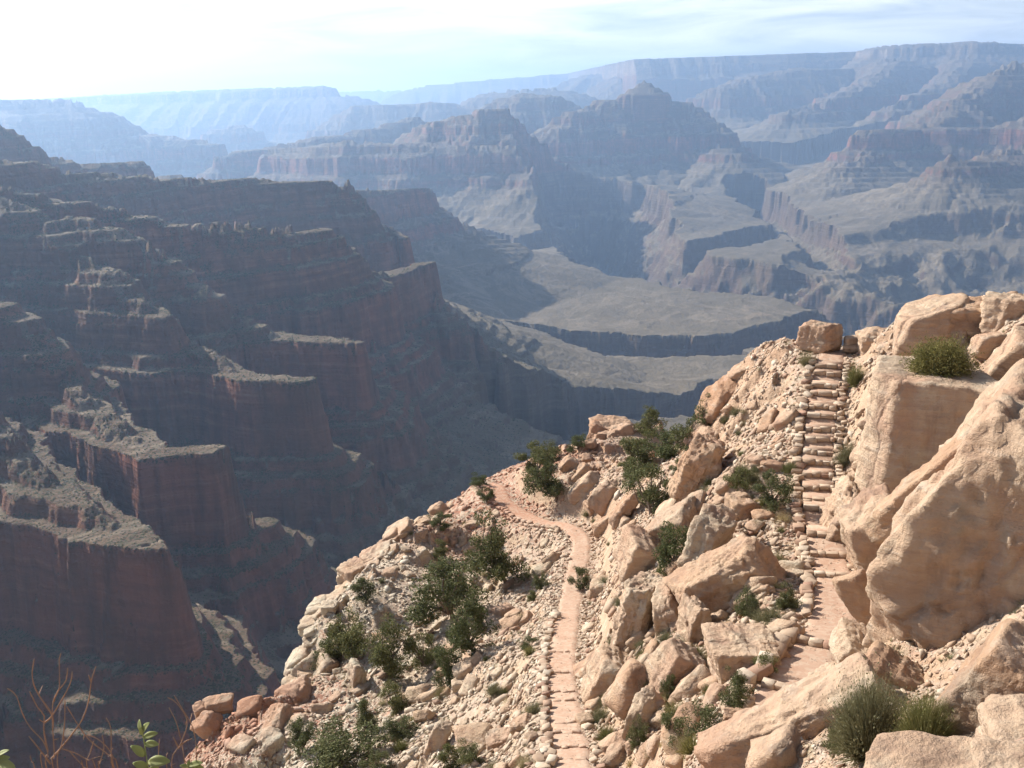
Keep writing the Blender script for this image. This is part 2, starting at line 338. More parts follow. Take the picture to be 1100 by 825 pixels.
def canyon_height(X, Y):
    rr = np.hypot(X, Y)
    sc = np.clip(rr / 2500.0, 0.35, 3.2)              # far features are broader than near ones
    ws = np.clip(sc, 0.35, 1.6); wx = X + 34 * ws * fbm(X, Y, 500, 3, 5); wy = Y + 34 * ws * fbm(X, Y, 500, 3, 9)
    T = np.full(X.shape, 9000.0); CX = np.zeros_like(X); CY = np.zeros_like(X); OFF = np.zeros_like(X); ID = np.zeros(X.shape, np.int16)
    RD = np.zeros_like(X)
    spread = np.interp(rr, [0, 3500, 6500, 14000, 30000], [1.0, 1.0, 1.7, 2.4, 3.0]).astype(X.dtype)
    rrow = rr[:, 0]
    for i, (cls, off, pts) in enumerate(RW):
        for a, b in zip(pts[:-1], pts[1:]):
            ra, rb = math.hypot(a[0], a[1]), math.hypot(b[0], b[1])
            reach = 1500 + 0.35 * max(ra, rb)
            i0 = np.searchsorted(rrow, min(ra, rb) - reach); i1 = np.searchsorted(rrow, max(ra, rb) + reach)
            S = slice(i0, i1)
            d, cx, cy_, zz_ = seg_dist(wx[S], wy[S], a, b, a[2] - off, b[2] - off)
            t = T_of_z(zz_) + np.maximum(d - 5 - 0.009 * rr[S], 0) / spread[S]
            m = t < T[S]
            for A_, v_ in ((T, t), (CX, cx), (CY, cy_), (OFF, off), (ID, i), (RD, d)):
                if np.isscalar(v_): A_[S][m] = v_
                else: A_[S][m] = v_[m]
    # gullies and buttresses running down from each crest
    dd = RD + 1.0; ux = (wx - CX) / dd; uy = (wy - CY) / dd
    RR = 170 * sc
    gx = CX + ux * RR + X * 0.10; gy = CY + uy * RR + Y * 0.10
    ampl = np.clip(RD / (190 * sc), 0.0, 1)
    g = (fbm(gx / sc, gy / sc, 190, 3, 21, 0.55, True) - 0.1) * 36 * sc + fbm(gx, gy, 60, 3, 31, 0.6, True) * 13
    T = T + ampl * g + sstep(0, 30, RD) * (fbm(X, Y, 110, 4, 41, .55) * 14 + fbm(X, Y, 48, 4, 43, .6, True) * 8) + fbm(X, Y, 24, 4, 51, 0.6, True) * 3.6 * np.clip(2500 / rr, 0.3, 1)
    T = T + np.clip(1 - RD / 60, 0, 1) * fbm(X, Y, 45, 3, 61) * 1.5
    # blend dip offset far away
    z = Z_of_t(T)
    z = z + fbm(X, Y, 60, 5, 71, 0.55) * 3.0
    # the many thin ledges between the big cliffs
    per = 17.0 * np.clip(rr / 3500, 1, 2.6); q = (z + 5 * fbm(X, Y, 220, 3, 141)) / per; fr = q - np.floor(q)
    z = z + ((np.clip((fr - 0.55) / 0.38, 0, 1) - fr) * per) * 0.85 * sstep(-700, -560, z)
    # Tonto plateau swells
    ton = sstep(-700, -780, z)
    z = z + ton * (fbm(X, Y, 900, 4, 81, 0.5) * 16 + fbm(X, Y, 160, 4, 83, 0.55, True) * 4.0 + 6)
    for (ppx, ppy, yd, slp, zb_) in CONES:
        c_ = aty(ppx, ppy, yd); dx, dy = X - c_[0], Y - c_[1]
        ang = np.arctan2(dy, dx); d_ = np.hypot(dx, dy) * (1 + 0.16 * np.abs(np.cos(2 * ang + 0.6))) + 18 * fbm(X, Y, 120, 3, 401, 0.6, True)
        k_ = c_[2] - slp * d_; st_ = k_ / 38.0; fr_ = st_ - np.floor(st_); k_ = (np.floor(st_) + np.clip((fr_ - 0.25) / 0.5, 0, 1)) * 38.0
        z = np.where((k_ > z) & (k_ > zb_), np.maximum(z, k_), z)
    strat = z.copy()
    z = z + OFF
    # gorges
    gwx = X + 95 * fbm(X, Y, 300, 4, 91, 0.6) + 34 * fbm(X, Y, 150, 4, 95, .6, True); gwy = Y + 95 * fbm(X, Y, 300, 4, 97, 0.6) + 34 * fbm(X, Y, 150, 4, 99, .6, True)
    for s, zb, pts in GW:
        G = np.full(X.shape, 1e9)
        for a, b in zip(pts[:-1], pts[1:]):
            d, _, _, _ = seg_dist(gwx, gwy, a, b, 0, 0); G = np.minimum(G, d)
        taper = 1.0
        zg = np.interp(G / s, [0, 35, 290, 310, 385, 400, 700, 710], [zb, zb + 5, -880, -868, -795, -760, 200, 5000])
        rug = (zg < -795) * fbm(X, Y, 130 if s < 2 else 380, 5, 111, 0.55, True) * (30 if s < 2 else 75) * sstep(-800, -900, zg)
        zg = zg + rug
        z = np.minimum(z, zg); strat = np.where(zg < strat, zg, strat)
    return z, strat, ID, T

import os
QL = float(os.environ.get('QL', '1'))
NA, NR = int(1500 * QL), int(1500 * QL)
az = np.concatenate([np.linspace(-80, -34, NA // 10, endpoint=False), np.linspace(-34, 32, NA - NA // 10 - 80, endpoint=False), np.linspace(32, 52, 80)])
az = np.radians(az)
rng_ = np.exp(np.linspace(math.log(170), math.log(34000), NR))
AZ, RRg = np.meshgrid(az, rng_)
GX = (RRg * np.sin(AZ)).astype(np.float64); GY = (RRg * np.cos(AZ)).astype(np.float64)
GZ, GS, GID, GT = canyon_height(GX, GY)
edge_drop = np.clip((RRg - 32500) / 1500, 0, 1)
Vg = np.stack([GX, GY, GZ], -1)
nr, na = GX.shape
idx = np.arange(nr * na).reshape(nr, na)
Q = np.stack([idx[:-1, :-1], idx[:-1, 1:], idx[1:, 1:], idx[1:, :-1]], -1).reshape(-1, 4)
qi = (slice(0, -1), slice(0, -1))
cls_names = ['canyon_wall', 'foreground_spur', 'butte', 'far_canyon_rim', 'plateau', 'inner_gorge']
rid2c = np.array([cls_names.index(r[0]) for r in RW])
C = rid2c[GID]
C = np.where(GS < -745, 4, C); C = np.where(GS < -815, 5, C)
Cq = C[:-1, :-1].reshape(-1)
for ci, nm in enumerate(cls_names):
    q = Q[Cq == ci]
    if not len(q): continue
    u, inv = np.unique(q.ravel(), return_inverse=True)
    o = mesh_np(nm, Vg.reshape(-1, 3)[u], inv.reshape(-1, 4), MAT_CANYON, attrs={'strat': GS.reshape(-1)[u]})
    tag(o, kind='structure')

# haze: the air of the canyon
def make_haze():
    bm = bmesh.new(); bmesh.ops.create_cube(bm, size=1.0)
    me = bpy.data.meshes.new('haze'); bm.to_mesh(me); bm.free()
    o = bpy.data.objects.new('haze', me); COL.objects.link(o)
    x0, x1, y0, y1, z0, z1 = -36000, 36000, -3000, 36000, -1240, 760
    o.scale = (x1 - x0, y1 - y0, z1 - z0); o.location = ((x0 + x1) / 2, (y0 + y1) / 2, (z0 + z1) / 2)
    m = bpy.data.materials.new('haze'); m.use_nodes = True; t = m.node_tree; t.nodes.clear()
    v = t.nodes.new('ShaderNodeVolumePrincipled'); v.inputs['Color'].default_value = (0.47, 0.68, 1.0, 1)
    v.inputs['Density'].default_value = HAZE_D; v.inputs['Anisotropy'].default_value = 0.5
    ou = t.nodes.new('ShaderNodeOutputMaterial'); t.links.new(v.outputs[0], ou.inputs['Volume'])
    me.materials.append(m); tag(o, kind='stuff')
HAZE_D = 6.4e-5
if not os.environ.get('NOHAZE'): make_haze()
# ------------------------------------------------------------------ the slope with the trail
def fgpts():
    L_ = [
     # upper trail
     (885,378,53),(880,420,50),(878,470,47),(876,520,44),(880,565,41),(890,610,37),(897,650,33),(882,690,29.5),(856,735,26.5),(835,775,24.5),
     (960,375,52),(1000,352,51),(1080,335,47),(1092,400,42),(1000,400,47),(935,420,47),
     (930,600,38),(960,700,24),(1000,760,18.5),(940,780,18),(1080,830,12.5),(1100,640,24),(1150,500,28),(1200,400,32),(985,600,36),
     (900,825,17),(870,770,20.5),(800,820,22.5),(760,760,27.5),(720,820,27),(680,780,31),(650,700,40.5),(705,705,36),(760,680,33.5),(820,640,34),(830,560,41),
     (820,500,46),(840,430,51),(862,372,56),(800,405,59),(780,440,60),(765,475,58),(740,540,50.5),(700,600,47.5),(660,640,48.5),(652,580,57),(700,520,60),(722,480,66),
     # lower trail
     (615,830,30.5),(608,760,36),(606,700,43),(614,640,52.5),(622,600,59),(622,572,63.5),(585,560,67),(552,546,70),(534,522,73.5),
     (700,460,80),(662,478,82),(622,486,82),(575,500,79),(520,522,77),
     (430,580,71),(382,622,68),(340,680,61.5),(300,760,54.5),(232,800,54),
     (560,620,62),(500,600,68),(560,700,47),(480,680,57.5),(430,700,58.5),(500,760,46),(400,780,50.5),(550,800,37),(480,830,41),(330,820,49),
    ]
    P_ = [at(*p) for p in L_]
    # behind each skyline the ground falls away
    for p in [(1080,335,47),(1000,352,51),(960,375,52),(885,378,53),(862,372,56),(800,405,59),(770,460,60),(700,460,80),(622,486,82),(575,500,79),(520,522,77),(470,548,75),(430,580,71),(382,622,68),(340,680,61.5),(300,760,54.5),(232,800,54)]:
        q = at(*p); h = math.hypot(q[0], q[1]); u = q / h
        for dd, dz in ((5, 4.0), (14, 14), (34, 38)):
            if p[0] >= 770 and p[0] < 1090: dz *= 0.72
            P_.append(np.array([q[0] + u[0] * dd, q[1] + u[1] * dd, q[2] - dz]))
    P_ += [np.array(p, float) for p in [(0, 0, -1.75), (-1.5, .6, -1.9), (2.5, 0.5, -1.75), (-3, -3, -1.2), (3, -4, -1), (0, 1.6, -2.2), (-1.6, 1.7, -2.4), (0, 5, -5.5), (-5, 4, -5.8), (4, 4, -4.6), (6, 7, -6.8), (-4, 10, -10.5), (2, 11, -11), (-9, 10, -12),
           (-14, 20, -21), (-5, 19, -18), (3, 21, -18), (-26, 16, -32), (-30, 34, -46), (-20, 34, -37), (-48, 10, -62), (-60, 60, -92), (-45, 85, -88), (18, 4, -3), (22, 14, -9), (30, -6, 6), (-24, -16, -16), (-10, -16, 2), (10, -20, 8), (28, -30, 20), (-10, -40, 14), (30, 28, -8), (40, 20, -4), (48, 40, -14), (46, 0, 4)]]
    return np.array(P_)
CP = fgpts()
def tps_fit(P_, lam=0.6):
    n = len(P_); d = np.hypot(P_[:, None, 0] - P_[None, :, 0], P_[:, None, 1] - P_[None, :, 1])
    K = np.where(d > 0, d * d * np.log(d + 1e-9), 0) + lam * np.eye(n)
    Q_ = np.c_[np.ones(n), P_[:, :2]]
    A = np.block([[K, Q_], [Q_.T, np.zeros((3, 3))]])
    return np.linalg.solve(A, np.r_[P_[:, 2], 0, 0, 0])
CW = tps_fit(CP)
def tps(X, Y):
    z = CW[-3] + CW[-2] * X + CW[-1] * Y
    for (px, py, _), w_ in zip(CP, CW[:-3]):
        d2 = (X - px) ** 2 + (Y - py) ** 2 + 1e-9
        z = z + w_ * 0.5 * d2 * np.log(d2)
    return z

PATH_A = [at(*p) for p in [(896,374,55.5),(892,386,52.6),(886,420,50),(881,460,47.6),(878,505,45),(881,550,42),(888,590,38.6),(897,630,35),(893,668,31.6),(872,702,28.6),(846,740,26.2),(822,778,24.4),(806,822,22)]]
PATH_B = [at(*p) for p in [(618,850,29),(616,825,30.5),(609,780,34.2),(604,735,38.8),(604,700,43),(610,660,49),(617,625,55),(622,598,59),(624,580,62.5),(612,566,65),(585,561,67),(560,551,69.3),(542,538,71.3),(534,524,73.5),(524,519,75.5)]]
def resample(pts, step):
    P_ = np.array(pts)
    # Catmull-Rom
    out = []
    Q_ = np.vstack([2 * P_[0] - P_[1], P_, 2 * P_[-1] - P_[-2]])
    for i in range(1, len(Q_) - 2):
        for t in np.linspace(0, 1, 24, endpoint=False):
            a, b, c, d = Q_[i - 1], Q_[i], Q_[i + 1], Q_[i + 2]
            out.append(0.5 * (2 * b + (c - a) * t + (2 * a - 5 * b + 4 * c - d) * t * t + (3 * b - a - 3 * c + d) * t ** 3))
    out.append(P_[-1]); out = np.array(out)
    s = np.r_[0, np.cumsum(np.linalg.norm(np.diff(out, axis=0), axis=1))]
    n = max(2, int(s[-1] / step)); ss = np.linspace(0, s[-1], n + 1)
    return np.stack([np.interp(ss, s, out[:, k]) for k in range(3)], -1)
PA = resample(PATH_A, 0.35); PB = resample(PATH_B, 0.35)
PATHS = [(PA, 0.78), (PB, 0.80)]

def path_dist(X, Y):
    best = np.full(X.shape, 1e9); zb = np.zeros(X.shape); wd = np.ones(X.shape)
    for pts, hw in PATHS:
        m = (X > pts[:, 0].min() - 5) & (X < pts[:, 0].max() + 5) & (Y > pts[:, 1].min() - 5) & (Y < pts[:, 1].max() + 5)
        xs, ys = X[m], Y[m]; b = best[m]; z_ = zb[m]
        for p, q in zip(pts[:-1], pts[1:]):
            d, _, _, zc = seg_dist(xs, ys, p, q, p[2], q[2])
            k = d < b; b = np.where(k, d, b); z_ = np.where(k, zc, z_)
        best[m] = b; zb[m] = z_
    return best, zb

def rock_field(X, Y):
    """ledges and broken rock: height added to the smooth slope"""
    wx_, wy_ = X + 1.6 * fbm(X, Y, 7, 3, 201), Y + 1.6 * fbm(X, Y, 7, 3, 203)
    big = fbm(wx_, wy_, 9.0, 4, 211, 0.55)
    rid = fbm(wx_ * 0.8 + wy_ * 0.5, wy_ * 0.4 - wx_ * 0.6, 5.0, 4, 221, 0.55, True)
    z = big * 1.1 + rid * 0.75
    # beds
    bed = (z * 1.0 + 0.05 * X + 0.10 * Y) / 0.75
    fr = bed - np.floor(bed)
    z = z + (np.clip((fr - 0.35) / 0.3, 0, 1) - fr) * 0.75 * sstep(-0.35, 0.25, fbm(X, Y, 14, 2, 231))
    z = z + fbm(X, Y, 1.3, 4, 241, 0.6) * 0.22
    return z

def fg_height(X, Y):
    rr = np.hypot(X, Y)
    z = tps(X, Y)
    amp = sstep(3, 14, rr)
    pd, pz = path_dist(X, Y)
    z = z + rock_field(X, Y) * amp * sstep(0.9, 3.0, pd)
    k = sstep(2.3, 0.85, pd)
    z = z * (1 - k) + (pz - 0.10) * k
    lim = -1.05 * (rr - 95) - 40
    z = np.where(rr > 95, np.minimum(z, np.maximum(lim, z - (rr - 95) * 1.2)), z)
    return z, pd

nfa, nfr = int(1560 * QL), int(820 * QL)
faz = np.radians(np.concatenate([np.linspace(-178, -32, int(130 * QL) + 30, endpoint=False), np.linspace(-32, 33, nfa, endpoint=False), np.linspace(33, 182, int(130 * QL) + 30)]))
frr = np.concatenate([np.exp(np.linspace(math.log(0.6), math.log(13), int(90 * QL) + 20, endpoint=False)), np.exp(np.linspace(math.log(13), math.log(92), nfr, endpoint=False)), np.exp(np.linspace(math.log(92), math.log(190), int(60 * QL) + 10))])
FA, FR = np.meshgrid(faz, frr)
FX, FY = FR * np.sin(FA), FR * np.cos(FA)
FZ, FPD = fg_height(FX, FY)
far_b = sstep(120, 188, FR)
cz = canyon_height(FX[-int(60 * QL) - 40:], FY[-int(60 * QL) - 40:])[0]
sl = slice(-int(60 * QL) - 40, None)
FZ[sl] = FZ[sl] * (1 - far_b[sl]) + (np.minimum(cz, FZ[sl]) - 2.0) * far_b[sl]

def fg_z(x, y):
    """height of the slope under x, y (arrays)"""
    x = np.asarray(x, float); y = np.asarray(y, float)
    r = np.clip(np.hypot(x, y), frr[0], frr[-1] * 0.999); a = np.arctan2(x, y)
    a = np.where(a < faz[0], a + 2 * np.pi, a)
    i = np.clip(np.searchsorted(frr, r) - 1, 0, len(frr) - 2); j = np.clip(np.searchsorted(faz, a) - 1, 0, len(faz) - 2)
    u = (r - frr[i]) / (frr[i + 1] - frr[i]); v = np.clip((a - faz[j]) / (faz[j + 1] - faz[j]), 0, 1)
    return (FZ[i, j] * (1 - u) + FZ[i + 1, j] * u) * (1 - v) + (FZ[i, j + 1] * (1 - u) + FZ[i + 1, j + 1] * u) * v
_S = np.arange(8, 110, 0.12)
def hit(px, py):
    """where a line of sight meets the slope"""
    d = ray(px, py); P_ = d[None, :] * _S[:, None]
    below = P_[:, 2] < fg_z(P_[:, 0], P_[:, 1])
    if not below.any(): return None
    k = int(np.argmax(below)); return P_[k]
def nrm_at(x, y, e=0.6):
    n = np.array([-(fg_z(x + e, y) - fg_z(x - e, y)) / (2 * e), -(fg_z(x, y + e) - fg_z(x, y - e)) / (2 * e), 1.0]); return n / np.linalg.norm(n)

# ---- rock materials
def rock_palette(n, rnd=None):
    """pale sandstone, creamier to the left, salmon to the right; the same beds everywhere"""
    x = n.sepz(n.pos, 0)
    a = n.noise(0.16, 5, 0.6); b = n.noise(1.1, 6, 0.62)
    cream = n.math('ADD', n.ramp(n.math('ADD', n.math('MULTIPLY', x, 0.03), 0.8), [(0.48, 1.0), (0.92, 0.0)]), n.math('MULTIPLY', n.math('SUBTRACT', a, 0.5), 1.1))
    base = n.mix(n.math('MAXIMUM', n.math('MINIMUM', cream, 1.0), 0.0), (.50, .345, .25), (.52, .455, .36))
    base = n.mix(n.ramp(b, [(0.38, 0.55), (0.60, 0.0)]), base, (.40, .25, .175))
    base = n.mix(n.ramp(n.noise(0.5, 7, 0.7), [(0.52, 0.0), (0.72, 0.75)]), base, (.56, .47, .37))
    kc = at(655, 490, 79)
    kx = n.vec((0.10, 0.10, 0.0), loc=(-0.10 * float(kc[0]), -0.10 * float(kc[1]), 0))
    kr = n.t.nodes.new('ShaderNodeVectorMath'); kr.operation = 'LENGTH'; n.link(kx, kr.inputs[0])
    base = n.mix(n.ramp(kr.outputs['Value'], [(0.45, 0.8), (1.1, 0.0)]), base, (.43, .25, .17))
    rc = at(248, 768, 55)
    rx = n.vec((0.17, 0.17, 0.0), loc=(-0.17 * float(rc[0]), -0.17 * float(rc[1]), 0))
    rr2 = n.t.nodes.new('ShaderNodeVectorMath'); rr2.operation = 'LENGTH'; n.link(rx, rr2.inputs[0])
    base = n.mix(n.ramp(rr2.outputs['Value'], [(0.45, 0.85), (1.0, 0.0)]), base, (.36, .17, .11))
    base = n.mix(n.ramp(n.noise(0.09, 5, 0.6, src=n.vec((1, 1, 1), loc=(40, 0, 0))), [(0.47, 0.0), (0.62, 0.7)]), base, (.45, .275, .19))
    if rnd is not None:
        base = n.mix(0.75, base, n.ramp(rnd, [(0.0, (.36, .20, .135)), (0.3, (.43, .28, .195)), (0.6, (.46, .33, .235)), (0.85, (.48, .40, .30)), (1.0, (.40, .36, .28))]), 'MIX') if False else \
            n.mix(1.0, base, n.ramp(rnd, [(0.0, (.90, .82, .76)), (0.4, (1, 1, 1)), (0.8, (1.05, 1.08, 1.1)), (1.0, (.92, .98, 1.0))]), 'MULTIPLY')
    return n.mix(1.0, base, (.98, 1.0, .93), 'MULTIPLY')
def mat_rock():
    n = NB('sandstone'); oi = n.t.nodes.new('ShaderNodeObjectInfo')
    col = rock_palette(n, oi.outputs['Random'])
    # bedding: thin lines tilted a little
    bw = n.noise(0.8, 4, 0.6, color=True)
    pv = n.mix(0.10, n.vec((0.25, 0.25, 3.2)), bw)
    bed = n.noise(1.1, 8, 0.62, src=n.vec((0.7, 0.6, 5.5)), dist=0.12)
    wv = n.mix(0.9, n.pos, n.noise(0.45, 6, 0.65, color=True), 'ADD')
    cr = n.voro(0.27, src=wv, feature='DISTANCE_TO_EDGE'); crm = n.ramp(cr, [(0.0, 1.0), (0.012, 0.6), (0.03, 0.0)])
    crm = n.math('MULTIPLY', crm, n.ramp(n.noise(0.3, 3), [(0.42, 0.0), (0.58, 1.0)]))
    col = n.mix(n.math('MULTIPLY', crm, 0.5), col, (.20, .12, .085))
    col = n.mix(n.ramp(bed, [(0.38, 0.42), (0.48, 0.0)]), col, (.36, .24, .17))
    col = n.mix(n.ramp(bed, [(0.55, 0.0), (0.70, 0.35)]), col, (.58, .50, .41))
    li = n.noise(0.8, 7, 0.66, src=n.vec((1, 1, 1), loc=(11, 5, 2)))
    col = n.mix(n.ramp(li, [(0.55, 0.0), (0.66, 0.55)]), col, (.30, .265, .205))
    pt = n.noise(0.33, 6, 0.6, src=n.vec((1, 1, .7), loc=(3, 9, 4)))
    col = n.mix(n.ramp(pt, [(0.52, 0.0), (0.64, 0.6)]), col, (.40, .235, .155))
    st = n.noise(1.0, 6, 0.65, src=n.vec((0.9, 0.9, 0.12)))
    col = n.mix(n.ramp(st, [(0.54, 0.0), (0.70, 0.6)]), col, (.20, .125, .09))
    n.color(col)
    fine = n.noise(14, 8, 0.7); med = n.noise(2.2, 8, 0.65)
    h = n.math('ADD', n.math('MULTIPLY', bed, 0.55), n.math('ADD', n.math('MULTIPLY', fine, 0.2), n.math('MULTIPLY', med, 1.1)))
    h = n.math('SUBTRACT', h, n.math('MULTIPLY', crm, 0.35))
    n.bump(h, 0.85, 0.25)
    return n.m
def mat_slope():
    n = NB('stony_soil')
    rock = rock_palette(n)
    nzv = n.sepz(n.geo.outputs['Normal'])
    x = n.sepz(n.pos, 0)
    soil = n.mix(n.ramp(n.math('ADD', n.math('MULTIPLY', x, 0.03), 0.8), [(0.48, 0.0), (0.92, 1.0)]), (.40, .335, .255), (.45, .315, .23))
    soil = n.mix(n.ramp(n.noise(0.35, 6, 0.65), [(0.40, 0.0), (0.66, 0.8)]), soil, (.43, .27, .19))
    # red beds round the far bend of the trail
    bx = n.vec((0.09, 0.09, 0.0), loc=(0.2, -6.2, 0))
    r_ = n.t.nodes.new('ShaderNodeVectorMath'); r_.operation = 'LENGTH'; n.link(bx, r_.inputs[0])
    soil = n.mix(n.ramp(n.math('ADD', r_.outputs['Value'], n.math('MULTIPLY', n.math('SUBTRACT', n.noise(0.4, 4), 0.5), 0.9)), [(0.5, 0.85), (1.0, 0.0)]), soil, (.36, .155, .095))
    rc = at(262, 755, 55)
    b2x = n.vec((0.11, 0.11, 0.0), loc=(-0.11 * float(rc[0]), -0.11 * float(rc[1]), 0))
    r2_ = n.t.nodes.new('ShaderNodeVectorMath'); r2_.operation = 'LENGTH'; n.link(b2x, r2_.inputs[0])
    soil = n.mix(n.ramp(n.math('ADD', r2_.outputs['Value'], n.math('MULTIPLY', n.math('SUBTRACT', n.noise(0.4, 4), 0.5), 0.9)), [(0.5, 0.85), (1.0, 0.0)]), soil, (.33, .155, .10))
    # stones
    v1 = n.voro(3.2, out='Color'); v1d = n.voro(3.2, feature='DISTANCE_TO_EDGE'); v2 = n.voro(9.0, out='Color'); v2d = n.voro(9.0, feature='DISTANCE_TO_EDGE')
    sel1 = n.math('GREATER_THAN', n.sepz(v1, 0), 0.52); sel2 = n.math('GREATER_THAN', n.sepz(v2, 0), 0.42)
    col = n.mix(n.math('MULTIPLY', sel2, 0.65), soil, n.mix(n.sepz(v2, 1), (.40, .28, .20), (.54, .46, .36)))
    col = n.mix(n.math('MULTIPLY', n.math('MULTIPLY', sel1, n.math('GREATER_THAN', v1d, 0.06)), 0.85), col, n.mix(n.sepz(v1, 1), rock, (.49, .41, .31)))
    slope = n.math('ADD', nzv, n.math('MULTIPLY', n.math('SUBTRACT', n.noise(1.7, 6, 0.6), 0.5), 0.5))
    col = n.mix(n.ramp(slope, [(0.60, 1.0), (0.74, 0.0)]), col, rock)
    # dry grass and low scrub between the stones
    col = n.mix(n.math('MULTIPLY', n.ramp(n.noise(0.7, 8, 0.72), [(0.56, 0.0), (0.66, 0.5)]), n.ramp(nzv, [(0.6, 0.0), (0.8, 1.0)])), col, (.20, .18, .10))
    n.color(col)
    h = n.math('MULTIPLY', n.math('MINIMUM', v2d, 0.08), n.math('MULTIPLY', sel2, 2.0))
    h = n.math('ADD', h, n.math('ADD', n.noise(2.4, 9, 0.7), n.math('MULTIPLY', n.noise(1.3, 6, 0.6, src=n.vec((0.5, 0.5, 3.0))), 0.8)))
    n.bump(h, 0.85, 0.20)
    return n.m
def mat_trail():
    n = NB('trodden_dust')
    a = n.noise(0.9, 6, 0.65); v = n.voro(8.0, out='Color'); vd = n.voro(8.0, feature='DISTANCE_TO_EDGE')
    y = n.sepz(n.pos, 1)
    c = n.mix(n.ramp(a, [(0.35, 0.0), (0.65, 1.0)]), (.40, .245, .165), (.46, .315, .225))
    c = n.mix(n.ramp(n.math('MULTIPLY', y, 0.01), [(0.56, 0.0), (0.63, 0.8)]), c, (.40, .205, .13))
    c = n.mix(n.math('MULTIPLY', n.math('GREATER_THAN', n.sepz(v, 0), 0.62), 0.4), c, (.50, .39, .29))
    n.color(c); n.bump(n.math('ADD', n.math('MULTIPLY', n.noise(6, 7, 0.7), 0.7), n.math('MULTIPLY', n.math('MINIMUM', vd, 0.1), 0.3)), 0.5, 0.08)
    return n.m
MAT_ROCK, MAT_SLOPE, MAT_TRAIL = mat_rock(), mat_slope(), mat_trail()

nr, na = FX.shape
idx = np.arange(nr * na).reshape(nr, na)
Q = np.stack([idx[:-1, :-1], idx[:-1, 1:], idx[1:, 1:], idx[1:, :-1]], -1).reshape(-1, 4)
tag(mesh_np('hillside', np.stack([FX, FY, FZ], -1).reshape(-1, 3), Q, MAT_SLOPE), kind='structure')
def ribbon(name, pts, hw, mat):
    t = np.gradient(pts[:, :2], axis=0); t /= np.linalg.norm(t, axis=1)[:, None] + 1e-9
    n_ = np.c_[-t[:, 1], t[:, 0]]
    off = np.linspace(-1, 1, 9)
    wv = hw * (1 + 0.30 * pn(np.arange(len(pts)) * 0.23, np.zeros(len(pts)), 5))
    V = []
    for k, o_ in enumerate(off):
        xy = pts[:, :2] + n_ * (wv * o_)[:, None]
        z = pts[:, 2] - 0.04 - 0.10 * (abs(o_) > 0.9) + 0.025 * pn(xy[:, 0] * 2.2, xy[:, 1] * 2.2, 8)
        V.append(np.c_[xy, z])
    V = np.array(V).transpose(1, 0, 2); m, k, _ = V.shape
    i = np.arange(m * k).reshape(m, k)
    return tag(mesh_np(name, V.reshape(-1, 3), np.stack([i[:-1, :-1], i[:-1, 1:], i[1:, 1:], i[1:, :-1]], -1).reshape(-1, 4), mat), kind='structure')
ribbon('path', PA, 0.75, MAT_TRAIL); ribbon('path', PB, 0.64, MAT_TRAIL)
# ------------------------------------------------------------------ rocks
def ico(level):
    bm = bmesh.new(); bmesh.ops.create_icosphere(bm, subdivisions=level, radius=1.0)
    V = np.array([v.co[:] for v in bm.verts]); V /= np.linalg.norm(V, axis=1)[:, None]
    Fc = np.array([[v.index for v in f.verts] for f in bm.faces]); bm.free(); return V, Fc
ICO = {k: ico(k) for k in (1, 2, 3, 4, 5, 6)}
def rotm(ax, a):
    return np.array(Matrix.Rotation(a, 3, Vector(ax)))
def rock_shape(seed, level, dims, boxy=0.7, chips=7, rough=0.05, p=60, beds=0.03, cuts=()):
    """angular block: a rounded intersection of joint planes, with bedding grooves and chipped edges; dims = half sizes"""
    rs = np.random.default_rng(seed); D_, Fc = ICO[level]
    N = []; dist = []
    for ax in range(3):
        for s in (-1, 1):
            n = np.zeros(3); n[ax] = s; n += rs.normal(0, 0.16 * (1.25 - boxy), 3); N.append(n / np.linalg.norm(n)); dist.append(rs.uniform(0.86, 1.0))
    for _ in range(chips):
        n = rs.normal(0, 1, 3); n /= np.linalg.norm(n)
        N.append(n); dist.append(np.abs(n).sum() * rs.uniform(0.60, 0.84) if boxy > .5 else rs.uniform(0.8, 1.0))
    for (cx_, cy2, cz_, cd_) in cuts:
        n = np.array([cx_, cy2, cz_], float); N.append(n / np.linalg.norm(n)); dist.append(cd_)
    for _ in range(10 if level > 3 else 5):                        # small chips off the corners
        n = np.sign(rs.normal(0, 1, 3)) * rs.uniform(.35, 1, 3); n /= np.linalg.norm(n); N.append(n); dist.append(np.abs(n).sum() * rs.uniform(.80, .92) * .93)
    N = np.array(N); dist = np.array(dist)
    c = np.clip(D_ @ N.T, 0, None) / dist[None, :]
    r = (c ** p).sum(1) ** (-1.0 / p)
    V = D_ * r[:, None]
    V = V * np.array(dims)
    m = max(dims)
    o1 = rs.uniform(0, 50)
    def n3(s, sd, oc=3):
        return (fbm(V[:, 0] + o1, V[:, 1], s, oc, sd, 0.6) + fbm(V[:, 1] + o1, V[:, 2], s, oc, sd + 7, 0.6) + fbm(V[:, 2] + o1, V[:, 0], s, oc, sd + 13, 0.6)) / 1.7
    # chips and ridged cracks
    disp = n3(m * 0.75, seed % 97, 5) * rough * 1.3 * m
    q_ = n3(m * 0.38, seed % 83 + 1, 4) * 3.4; disp = disp + (np.floor(q_) + np.clip((q_ - np.floor(q_) - 0.38) / 0.16, 0, 1)) * rough * 0.85 * m
    if level >= 4:
        crack = 1 - np.abs(n3(m * 0.8, seed % 89 + 3, 2)) * 9
        disp = disp - np.clip(crack, 0, 1) * rough * 0.9 * m
        if beds:
            b = np.sin((V[:, 2] + 0.15 * V[:, 0]) / m * (9 if m < 2 else 17) + 3 * n3(m * 1.1, 5, 2) * 1.2)
            disp = disp - np.clip(b - 0.72, 0, 1) * beds * 2.6 * m + n3(m * 0.12, 51, 3) * rough * 0.35 * m
    V = V + D_ * disp[:, None]
    return V, Fc
